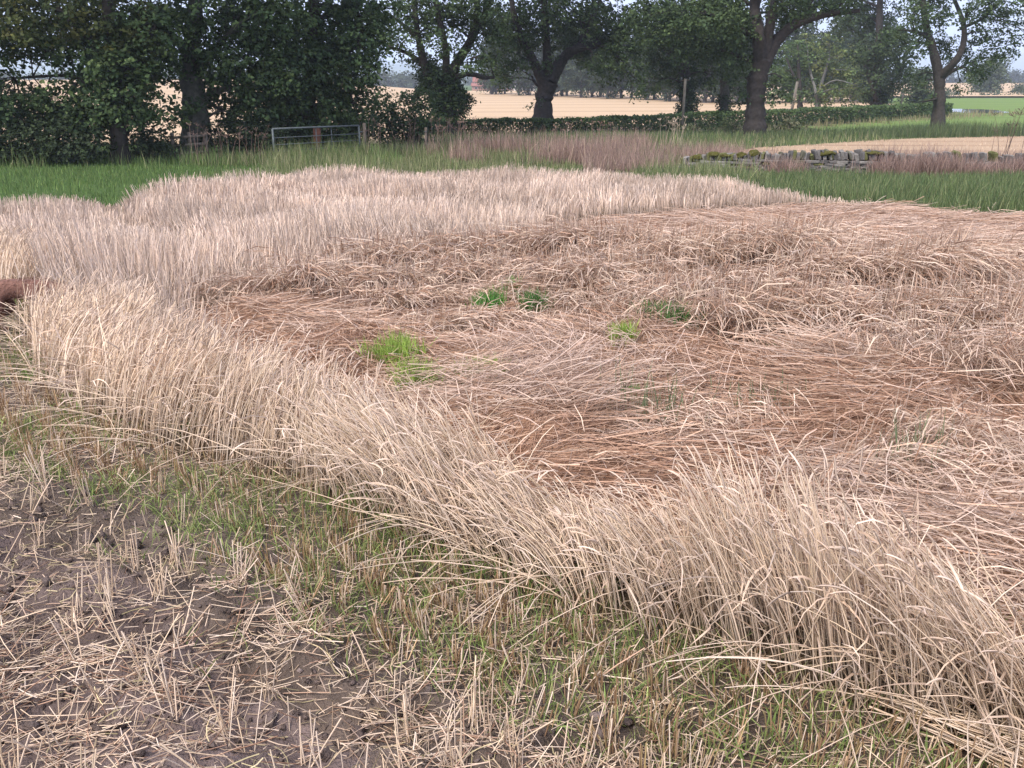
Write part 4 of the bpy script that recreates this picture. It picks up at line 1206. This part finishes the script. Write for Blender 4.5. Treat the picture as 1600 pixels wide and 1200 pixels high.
tree("oak_tree", "lone oak with clear dark trunk leaning left beside the flood puddle", 60.0,
     [[(1467, 193, 22), (1467, 170, 16), (1468, 145, 15), (1467, 120, 15), (1459, 82, 13), (1447, 42, 10), (1440, -10, 7)], [(1467, 122, 12), (1486, 86, 9), (1500, 42, 7), (1510, -10, 5)], [(1468, 126, 8), (1490, 112, 6), (1522, 104, 4)], [(1452, 60, 6), (1430, 50, 4), (1412, 45, 3)], [(1500, 45, 5), (1530, 30, 4), (1555, 5, 3)], [(1464, 150, 4), (1452, 155, 3), (1446, 160, 2)]],
     [(1450, 28, 24), (1420, 22, 22), (1408, 50, 16), (1490, 16, 24), (1540, 16, 22), (1568, 40, 18), (1560, 70, 19), (1582, 55, 9), (1502, 74, 25), (1530, 94, 21), (1546, 114, 14), (1500, 112, 10), (1510, 136, 9), (1478, 60, 14), (1430, 68, 13), (1448, 125, 9), (1447, 160, 8), (1452, 146, 5), (1555, 5, 26), (1460, -5, 28), (1524, 52, 15), (1572, 82, 10), (1440, 118, 7), (1540, 60, 12)],
     .16, OAK, (1415, 1575, 11, 10, 2.2), 1.35, spread=.35)


# ------------------------------------------------------------------ bushes
def bush(name, label, depth, blobs, leaf, cols, cov=2.2, cat="bush", group=None):
    px = depth / FPX
    xm = np.mean([b[0] for b in blobs]); b0 = at(xm, 230, depth); zb = float(ter(depth))
    org = np.array([b0[0], depth, zb])
    root = empty(name, org); tag(root, label, cat, group)
    S, L = Acc(), Acc()
    r = np.random.default_rng(int(xm * 7 + depth))
    for x, y, rp in blobs:
        q = at(x, y, depth); rm = rp * px; q[1] += r.normal(0, .25) * rm
        leaf_cloud(L, q - org, rm, int(math.pi * rm * rm * cov / (leaf * leaf * .2)), leaf, cols, squash=.9)
        for _ in range(4):
            e_ = q - org + norm(r.normal(size=3)) * rm * .6
            f_ = np.array([e_[0] * .55 + r.normal(0, .1), r.normal(0, .15), -.05])
            tube(S, spline([f_, (f_ + e_) / 2 + r.normal(0, .1, 3), e_], 6), np.linspace(.028, .007, 6), np.array((.08, .065, .05)), 5)
    S.build("stem", M_BARK, root, smooth=True)["kind"] = "stuff"; L.build("foliage", M_LEAF, root)
    return root


DK = [(.036, .052, .026), (.028, .042, .022), (.048, .066, .030)]
bush("bramble_bush", "dark bramble bush left of the black sycamore trunk", 27.8, [(20, 215, 32), (70, 208, 34), (115, 215, 32), (145, 222, 26), (90, 235, 22), (40, 238, 20), (-20, 220, 30)], .10, DK, 1.9)
bush("bramble_bush", "dark bramble bush between black trunk and rail fence", 29.0, [(215, 212, 22), (240, 215, 22), (262, 222, 18), (225, 230, 18)], .10, DK, 1.9)
bush("elder_bush", "dark elder bush left of the gate under the low boughs", 30.5, [(345, 205, 22), (372, 215, 24), (402, 218, 22), (425, 212, 20), (355, 225, 16), (390, 200, 24)], .10, DK, 1.9)
bush("elder_bush", "dark elder bush directly behind the steel gate", 34.5, [(450, 210, 22), (490, 215, 24), (530, 212, 24), (565, 205, 22), (510, 225, 16), (550, 222, 16)], .10, DK, 1.9)
bush("hawthorn_bush", "rounded hawthorn bush right of the gate below the ivy oak", 38.0, [(600, 176, 22), (640, 172, 26), (632, 195, 22), (664, 150, 16), (680, 190, 16), (614, 205, 18), (584, 192, 18), (655, 206, 20), (600, 150, 12), (645, 150, 14)], .12, SYC, 2.0)
bush("hawthorn_bush", "small dull green bush growing beside the great oak", 47.5, [(1232, 193, 11), (1246, 196, 9), (1222, 199, 8)], .12, DULL, 2.0)
bush("hawthorn_bush", "low round bush in weeds left of the great oak", 50.5, [(1142, 193, 9), (1155, 196, 8), (1130, 197, 7)], .12, DULL, 2.0)
bush("hawthorn_bush", "low dark bush at the foot of the slim insulator pole", 54.0, [(1078, 200, 9), (1094, 202, 8), (1064, 204, 7)], .12, DULL, 2.0)

# trimmed hedge along the far side of the road
HL = [(-5.6, 50), (0, 51.2), (3, 52.5), (10, 59), (17.5, 65.5), (30, 77), (43, 88.5)]
hp = np.array(HL); hs = np.hypot(*(hp[1:] - hp[:-1]).T); hc = np.concatenate([[0], np.cumsum(hs)])
n = 40000
s = hc[-1] * rng.random(n) ** 1.5
i = np.clip(np.searchsorted(hc, s) - 1, 0, len(hs) - 1); t = ((s - hc[i]) / hs[i])[:, None]
p = hp[i] * (1 - t) + hp[i + 1] * t; d_ = (hp[i + 1] - hp[i]) / hs[i][:, None]
off = rng.uniform(-.55, .55, n); HH = np.interp(s, [0, 9, 20, 60], [.74, .78, .95, 1.0]); zz = rng.random(n) ** 1.1 * HH * (1.15 + .22 * (fbm(s * .8, s * 0, 121, 3) - .5))
edge = rng.random(n) < .6
off = np.where(edge & (rng.random(n) < .6), -.55 + rng.normal(0, .05, n), off); zz = np.where(edge & (off > -.5), HH * 1.15 + .25 * (fbm(s * .8, s * 0, 121, 3) - .5) + rng.normal(0, .05, n), zz)
pos = np.stack([p[:, 0] - d_[:, 1] * off, p[:, 1] + d_[:, 0] * off, ter(p[:, 1]) + zz + .05], 1)
org = np.array([HL[0][0], HL[0][1], float(ter(HL[0][1]))])
hedge = empty("hedge", org); tag(hedge, "long low trimmed green hedge in front of the golden field", "hedge")
L = Acc()
nrm = norm(np.array([0, -.3, .8]) + rng.normal(0, .5, (n, 3))); ax = norm(np.cross(nrm, rng.normal(size=(n, 3)))); bx_ = np.cross(nrm, ax); sz = (.13 + .0012 * s)[:, None] * rng.uniform(.6, 1.4, (n, 1))
V = np.stack([pos - ax * sz * .5, pos + bx_ * sz * .4, pos + ax * sz * .5 - nrm * sz * .1, pos - bx_ * sz * .4], 1) - org
b = np.arange(n) * 4
hcx = pal(n, [(.065, .10, .035), (.05, .078, .03), (.085, .125, .045)], .2) * np.interp(s, [0, 8, 14], [.8, 1.0, 1.15])[:, None]
L.add(V.reshape(-1, 3), Q=np.stack([b, b + 1, b + 2, b + 3], 1), C=np.repeat(hcx, 4, 0))
L.build("foliage", M_LEAF, hedge)
S = Acc()
for q in np.arange(0.2, hc[-1], .6):
    k = int(np.clip(np.searchsorted(hc, q) - 1, 0, len(hs) - 1)); c_ = hp[k] + (hp[k + 1] - hp[k]) * (q - hc[k]) / hs[k]
    z_ = float(ter(c_[1]))
    tube(S, np.array([[c_[0], c_[1], z_ - .05], [c_[0] + random.gauss(0, .1), c_[1] + random.gauss(0, .1), z_ + .4], [c_[0] + random.gauss(0, .2), c_[1] + random.gauss(0, .2), z_ + .75]]) - org, [.03, .022, .01], np.array((.07, .06, .045)), 5)
S.build("stem", M_BARK, hedge)["kind"] = "stuff"


# ------------------------------------------------------------------ wood and far trees
def generic_tree(name, seed, h, rad, cols, leaf, clear=.12, nb=16, cov=1.5):
    r = np.random.default_rng(seed)
    root = empty(name)
    T, L = Acc(), Acc()
    tp = spline([(0, 0, -.3), (r.normal(0, .1), r.normal(0, .1), h * .3), (r.normal(0, .3), r.normal(0, .3), h * .85)], 10)
    tube(T, tp, np.linspace(.26, .05, 10) * h / 11, np.array((.10, .09, .085)), 7)
    for i in range(nb):
        f = (i + .5) / nb
        z_ = h * (clear + (1 - clear) * f * .95)
        w = rad * (1.0 - .55 * max(0, f - .35) / .65) * (1 if f > .12 else .8)
        a_ = i * 2.4 + r.normal(0, .4)
        c_ = np.array([math.cos(a_) * w * r.uniform(.3, .7), math.sin(a_) * w * r.uniform(.3, .7), z_])
        rm = rad * r.uniform(.38, .55)
        leaf_cloud(L, c_, rm, int(math.pi * rm * rm * cov / (leaf * leaf * .2)), leaf, cols)
        k = min(9, int(f * 9)); 
        tube(T, spline([tp[max(1, k - 1)], (tp[k] + c_) / 2, c_], 5), np.linspace(.09, .02, 5), np.array((.09, .08, .075)), 4)
    T.build("trunk", M_BARK, root, smooth=True); L.build("crown", M_LEAF, root)
    return root


def place(root, loc, rz, sc, label, cat, group):
    o = root.copy(); COL.objects.link(o)
    for ch in root.children:
        c_ = ch.copy(); COL.objects.link(c_); c_.parent = o
    o.location = loc; o.rotation_euler = (0, 0, rz); o.scale = (sc,) * 3
    return tag(o, label, cat, group)


WC = [(.052, .072, .042), (.042, .06, .038), (.064, .085, .045)]
kinds = [generic_tree("wood_tree", 5 + i, 12.5, 3.4, WC, .42, clear=.13 + .03 * i, nb=15) for i in range(3)]
wl = []
for i in range(27):
    f = i / 26
    px_ = 765 + f * 395 + random.uniform(-6, 6); dp = 205 - 80 * f ** .9 + (i % 3) * 7
    wl.append(((px_ - 800) / FPX * dp, dp))
for i in range(8):
    px_ = 1215 + i * 18 + random.uniform(-4, 4); dp = 140 + (i % 3) * 8
    wl.append(((px_ - 800) / FPX * dp, dp))
for i, (x_, y_) in enumerate(wl):
    k = kinds[i % 3]
    z_ = float(gold_z(np.array(x_), np.array(y_))) - .1
    if i < 3:
        k.location = (x_, y_, z_); k.rotation_euler = (0, 0, i * 1.3)
        tag(k, "tall dark tree with bare lower trunk in the wood across the golden field", "tree", "wood edge trees")
    else:
        place(k, (x_, y_, z_), random.uniform(0, 6.28), random.uniform(.8, 1.12), "tall dark tree with bare lower trunk in the wood " + ("across the golden field" if i < 27 else "behind the pale birches"), "tree", "wood edge trees")

# single rounded trees and bushes out on the flat right side
rt = generic_tree("round_tree", 31, 8.5, 4.2, [(.09, .115, .065), (.075, .10, .055), (.11, .13, .07)], .5, clear=.02, nb=14, cov=2)
d0 = 230; rt.location = ((1503 - 800) / FPX * d0, d0, -1.7)
tag(rt, "rounded grey green tree beyond the pasture behind the lone oak", "tree")
rt2 = generic_tree("round_tree", 37, 5.2, 2.4, [(.08, .11, .05), (.065, .09, .045)], .3, clear=.1, nb=10, cov=2)
d0 = 120; rt2.location = ((1403 - 800) / FPX * d0, d0, -1.7)
tag(rt2, "small thin tree at the pasture corner beside the ivy ash", "tree")
fb = generic_tree("field_bush", 41, 2.0, 1.7, [(.085, .105, .06), (.07, .09, .05)], .3, clear=.0, nb=7, cov=2)
FB = [(1432, 176, 1.0, "small dark bush on the far pasture edge behind the lone oak"), (1552, 230, 1.2, "dark bush before the far gold strip"), (1572, 245, .9, "dark bush before the far gold strip"), (1590, 232, 1.3, "dark bush before the far gold strip"), (1604, 260, 1.1, "dark bush before the far gold strip")]
for i, (px_, d0, sc_, lb) in enumerate(FB):
    loc = ((px_ - 800) / FPX * d0, d0, float(ter(d0)) + (.3 if d0 > 186 else 0))
    if i == 0:
        fb.location = loc; tag(fb, lb, "bush")
    else:
        place(fb, loc, i, sc_, lb, "bush", "bushes before the far gold strip")

# far woods that read as one mass
def belt(name, label, x0, x1, y0, y1, h, n, leaf, cols, seed):
    r = np.random.default_rng(seed); a = Acc()
    for i in range(n):
        f = r.random(); x_ = x0 + (x1 - x0) * f; y_ = y0 + (y1 - y0) * f + r.uniform(0, 25)
        hh = h * r.uniform(.65, 1.05) * (.75 + .5 * vn(np.array(x_ / 25.), np.array(.0), seed))
        for z_ in (.3, .68):
            c_ = np.array([x_ + r.normal(0, 1), y_, -1.7 + hh * z_]); rm = hh * .36
            leaf_cloud(a, c_, rm, int(math.pi * rm * rm * 1.5 / (leaf * leaf * .2)), leaf, cols, upmix=.3)
    return tag(a.build(name, M_LEAF), label, "wood", kind="stuff")


FC = [(.06, .08, .05), (.05, .065, .045), (.075, .095, .055)]
belt("far_wood", "distant grey green tree belt beyond the golden field", -100, -28, 400, 380, 6.5, 70, 1.1, FC, 3)
belt("far_wood", "distant dark tree belt on the rise behind the sycamores", -330, -110, 430, 400, 8, 100, 1.4, FC, 4)
belt("far_wood", "long dark blue wood along the horizon past the pasture", 180, 420, 470, 560, 9.5, 150, 1.4, [(.035, .05, .04), (.03, .042, .035), (.045, .06, .045)], 5)
belt("far_wood", "low tree line far behind the small farm buildings", -40, 200, 640, 600, 9, 110, 1.6, FC, 6)
belt("far_hedge", "thin hedge line along the far edge of the pasture", 80, 260, 180, 183, 2.2, 90, .45, FC, 7)

# ------------------------------------------------------------------ farm buildings
M_WALLW = flat_mat("rendered_wall", (.62, .56, .50), .9, 0, .1, 2, 0, 9, .1)
M_WALLR = flat_mat("brick_wall", (.36, .20, .16), .9, 0, .15, 3, 0, 9, .1)
M_ROOF = flat_mat("roof_slate", (.17, .15, .16), .8, 0, .2, 3, 0, 9, .1)
M_ROOFR = flat_mat("roof_tile", (.27, .12, .095), .85, 0, .2, 3, 0, 9, .1)
M_PANE = flat_mat("window_pane", (.03, .035, .045), .15, 0, .1, 3, 0, 9, .5)
M_DOOR = flat_mat("barn_door", (.10, .13, .12), .7, 0, .1, 3, 0, 9, .3)


def box(name, x0, x1, y0, y1, z0, z1, m, parent):
    a = Acc()
    V = [(x0, y0, z0), (x1, y0, z0), (x1, y1, z0), (x0, y1, z0), (x0, y0, z1), (x1, y0, z1), (x1, y1, z1), (x0, y1, z1)]
    a.add(V, Q=[(3, 2, 1, 0), (4, 5, 6, 7), (0, 1, 5, 4), (1, 2, 6, 5), (2, 3, 7, 6), (3, 0, 4, 7)])
    return a.build(name, m, parent)


def house(name, label, px_, d0, w, dp, h, rh, mw, mr, nwin, door=True, cat="house", chim=True, z0=None):
    x_ = (px_ - 800) / FPX * d0
    zb = float(ter(d0)) if z0 is None else z0
    o = empty(name, (x_, d0, zb)); tag(o, label, cat)
    wa = Acc()
    V = [(-w / 2, 0, 0), (w / 2, 0, 0), (w / 2, dp, 0), (-w / 2, dp, 0), (-w / 2, 0, h), (w / 2, 0, h), (w / 2, dp, h), (-w / 2, dp, h), (-w / 2, dp / 2, h + rh), (w / 2, dp / 2, h + rh)]
    wa.add(V, Q=[(0, 1, 5, 4), (2, 3, 7, 6), (1, 2, 6, 5), (3, 0, 4, 7)], T=[(5, 6, 9), (7, 4, 8)])
    wa.build("wall", mw, o)
    e = .3; t = .15
    ra = Acc(); sl = rh / (dp / 2)
    for sgn in (0, 1):
        ya, yb = (-e, dp / 2) if sgn == 0 else (dp + e, dp / 2)
        za, zb_ = h - e * sl + .04, h + rh + .04
        V = [(-w / 2 - e, ya, za), (w / 2 + e, ya, za), (w / 2 + e, yb, zb_), (-w / 2 - e, yb, zb_)]
        V += [(a, b, c + t) for a, b, c in V]
        ra.add(V, Q=[(0, 1, 2, 3), (7, 6, 5, 4), (0, 4, 5, 1), (1, 5, 6, 2), (2, 6, 7, 3), (3, 7, 4, 0)])
    rf_ = ra.build("roof", mr, o)
    if chim: box("chimney", w / 2 - .9, w / 2 - .3, dp / 2 - .3, dp / 2 + .3, h + rh - .5, h + rh + .8, mw, rf_)
    for i in range(nwin):
        xw = -w / 2 + w * (i + .5) / nwin
        if door and i == nwin // 2:
            box("door", xw - .5, xw + .5, -.06, .04, 0, 2.0, M_DOOR, o)
        else:
            wn = box("window", xw - .5, xw + .5, -.05, .05, h * .38, h * .8, M_WALLW, o)
            box("pane", xw - .42, xw + .42, -.07, -.03, h * .38 + .08, h * .8 - .08, M_PANE, wn)
    return o


house("cottage", "pale pink cottage with red roof beyond the golden field", 757, 330, 7, 6, 3.0, 2.2, M_WALLW, M_ROOFR, 3)
house("farm_shed", "long low shed with dull red roof beside the pale cottage", 772, 318, 15, 6, 1.5, 1.0, M_WALLR, M_ROOFR, 5, cat="shed", chim=False)
house("farm_barn", "low white barn at the wood edge right of the cottage", 818, 290, 7, 6, 2.2, 1.3, M_WALLW, M_ROOF, 3, cat="barn", chim=False)
house("farmhouse", "distant slate roofed farmhouse behind the pasture trees", 1424, 420, 9, 7, 4.2, 3.0, M_WALLW, M_ROOF, 4)

# ------------------------------------------------------------------ dead weed stalks by the verge
def weed(label, px_, depth, h, n, cols, spread, heads=True, name="dead_weed", cat="weed", group="dead stalks on the verge"):
    x_ = (px_ - 800) / FPX * depth; z_ = float(ter(depth))
    o = empty(name, (x_, depth, z_)); tag(o, label, cat, group)
    S = Acc(); H = Acc()
    q = rng.normal(0, .5, (n, 2)) * spread
    B = np.stack([q[:, 0], q[:, 1], np.full(n, -.05)], 1)
    P = arcs(B, h * rng.uniform(.7, 1.15, n), np.abs(rng.normal(.05, .1, n)), np.abs(rng.normal(.2, .25, n)), rng.uniform(0, 6.28, n), 5, floor=None)
    c = pal(n, cols, .15)
    strands(S, P, .016 * np.array([1, .9, .8, .7, .5]), c, 3)
    S.build("stem", M_STRAW, o)["kind"] = "stuff"
    tip = P[:, -1]; m = 9
    i = np.repeat(np.arange(n), m)
    HP = arcs(tip[i], rng.uniform(.06, .16, n * m), rng.uniform(.2, 1.3, n * m), rng.uniform(.4, 1.5, n * m), rng.uniform(0, 6.28, n * m), 3, floor=None)
    strands(H, HP, np.array([.6, .8, 2.2]) * .010, c[i] * .85)
    H.build("seed_head", M_STRAW, o)["kind"] = "stuff"


BR = [(.24, .15, .12), (.30, .20, .15), (.18, .12, .10)]
for px_, dp in ((706, 32.5), (722, 33), (742, 32), (335, 28.6), (372, 29), (408, 28.5), (585, 31.8), (640, 34), (690, 33.5), (880, 33), (935, 32)):
    weed("dead brown umbellifer stalks in verge grass " + ("at the foot of the ivy clad oak" if 700 < px_ < 760 or px_ == 690 else "before the broken rail fence" if px_ < 400 else "beside the steel gate" if px_ < 650 else "before the trimmed hedge"), px_, dp, 1.15, 9, BR, .5)
weed("pale dry grass plume standing before the insulator pole", 1048, 36, 1.15, 16, [(.48, .37, .27), (.55, .44, .33)], .55, group=None)
weed("dark dead dock stalk above the dry wall grass", 1548, 24.6, 1.55, 9, [(.11, .07, .06), (.15, .10, .08)], .35, group=None)

# ------------------------------------------------------------------ dog at the edge of the crop
def skin_mesh(name, verts, edges, radii, material, parent, root=0, sub=2):
    me = bpy.data.meshes.new(name); me.from_pydata(verts, edges, []); me.update()
    o = bpy.data.objects.new(name, me); COL.objects.link(o); o.parent = parent
    sk_ = o.modifiers.new("skin", 'SKIN'); sk_.use_smooth_shade = True
    sv = me.skin_vertices[0].data if me.skin_vertices else None
    if sv is None:
        bmm = bmesh.new(); bmm.from_mesh(me); bmm.verts.layers.skin.verify(); bmm.to_mesh(me); bmm.free(); sv = me.skin_vertices[0].data
    for i, r_ in enumerate(radii):
        rr_ = r_ if isinstance(r_, tuple) else (r_, r_)
        sv[i].radius = rr_; sv[i].use_root = (i == root)
    ss = o.modifiers.new("sub", 'SUBSURF'); ss.levels = sub; ss.render_levels = sub
    me.materials.append(material)
    return o


M_FUR = flat_mat("dog_fur", (.20, .105, .078), .85, 0, .25, 14, .9, 160, .15)
M_NOSE = flat_mat("dog_nose", (.03, .022, .02), .35, 0, .1, 10, 0)
DOGX, DOGY = -3.58, 6.05
dz = float(ter(DOGY))
dog = empty("dog", (DOGX, DOGY, dz), math.radians(22))
dog.scale = (.76, .76, .76)
tag(dog, "brown dog with its head and shoulders hidden in standing crop", "dog")
V, E_, R_ = [], [], []


def jv(p, r_, par=None):
    V.append(p); R_.append(r_)
    if par is not None: E_.append((par, len(V) - 1))
    return len(V) - 1


pel = jv((-.20, 0, .43), (.10, .095)); mid = jv((0, 0, .425), (.095, .105), pel); che = jv((.2, 0, .415), (.105, .125), mid)
nk = jv((.34, 0, .40), .075, che); hd_ = jv((.45, 0, .33), (.07, .072), nk); mz = jv((.54, 0, .265), .042, hd_); jv((.60, 0, .215), .032, mz)
t1 = jv((-.32, 0, .46), .035, pel); t2 = jv((-.43, 0, .44), .024, t1); t3 = jv((-.53, 0, .39), .018, t2); jv((-.6, 0, .35), .01, t3)
for sg_ in (-1, 1):
    fo = .05 * sg_
    hp_ = jv((-.20, .075 * sg_, .35), .078, pel); kn = jv((-.13 + fo, .085 * sg_, .235), .05, hp_); ho = jv((-.27 + fo, .085 * sg_, .14), .027, kn); pw_ = jv((-.25 + fo, .085 * sg_, .03), .024, ho); jv((-.2 + fo, .085 * sg_, .02), .022, pw_)
    sh = jv((.2, .075 * sg_, .33), .062, che); el = jv((.16 - fo, .085 * sg_, .235), .042, sh); wr = jv((.18 - fo, .085 * sg_, .1), .026, el); fp_ = jv((.19 - fo, .085 * sg_, .03), .026, wr); jv((.235 - fo, .085 * sg_, .02), .022, fp_)
    er = jv((.43, .075 * sg_, .35), .03, hd_); e2 = jv((.42, .10 * sg_, .29), (.012, .035), er); jv((.42, .1 * sg_, .23), (.01, .025), e2)
skin_mesh("body", V, E_, R_, M_FUR, dog)
# short coat: fine hairs lying back along the body and limbs
FU = Acc()
for a_, b_ in E_:
    pa, pb = np.array(V[a_]), np.array(V[b_])
    ra, rb = [np.mean(R_[k_]) if isinstance(R_[k_], tuple) else R_[k_] for k_ in (a_, b_)]
    ln = np.linalg.norm(pb - pa); n = int(16000 * ln * (ra + rb) / 2) + 12
    t = rng.random((n, 1)); d_ = (pb - pa) / ln
    nv = rng.normal(size=(n, 3)); nv = norm(nv - (nv @ d_)[:, None] * d_)
    p_ = pa + (pb - pa) * t + nv * (ra + (rb - ra) * t) * .93
    back = norm(np.array([-1.0, 0, -.35]) + nv * .45 + rng.normal(0, .2, (n, 3)))
    hl = rng.uniform(.015, .04, (n, 1))
    P = np.stack([p_, p_ + back * hl * .5 + nv * .004, p_ + back * hl - np.array([0, 0, .006])], 1)
    strands(FU, P, np.array([.004, .003, .0008]) * np.ones((n, 1)), pal(n, [(.20, .105, .078), (.26, .15, .11), (.14, .07, .052)], .2))
FU.build("fur", M_STRAW, dog)["kind"] = "stuff"
for nm, p_, r_ in (("nose", (.628, 0, .205), .016), ("eye", (.515, -.05, .335), .010), ("eye", (.515, .05, .335), .010)):
    bm = bmesh.new(); bmesh.ops.create_uvsphere(bm, u_segments=10, v_segments=8, radius=r_)
    me = bpy.data.meshes.new(nm); bm.to_mesh(me); bm.free(); me.materials.append(M_NOSE)
    o = bpy.data.objects.new(nm, me); COL.objects.link(o); o.parent = dog; o.location = p_

# ------------------------------------------------------------------ damp air
m_h = bpy.data.materials.new("haze"); m_h.use_nodes = True
nt = m_h.node_tree; nt.nodes.clear()
ho_ = nt.nodes.new("ShaderNodeOutputMaterial"); pv_ = nt.nodes.new("ShaderNodeVolumePrincipled")
pv_.inputs["Color"].default_value = (.74, .83, 1.0, 1); pv_.inputs["Density"].default_value = .0004; pv_.inputs["Anisotropy"].default_value = .0
nt.links.new(pv_.outputs[0], ho_.inputs["Volume"])
hz_ = box("haze", -6600, 6600, -120, 6700, -4, 330, m_h, None)
tag(hz_, "thin pale blue damp air over the whole landscape", "haze", kind="stuff")
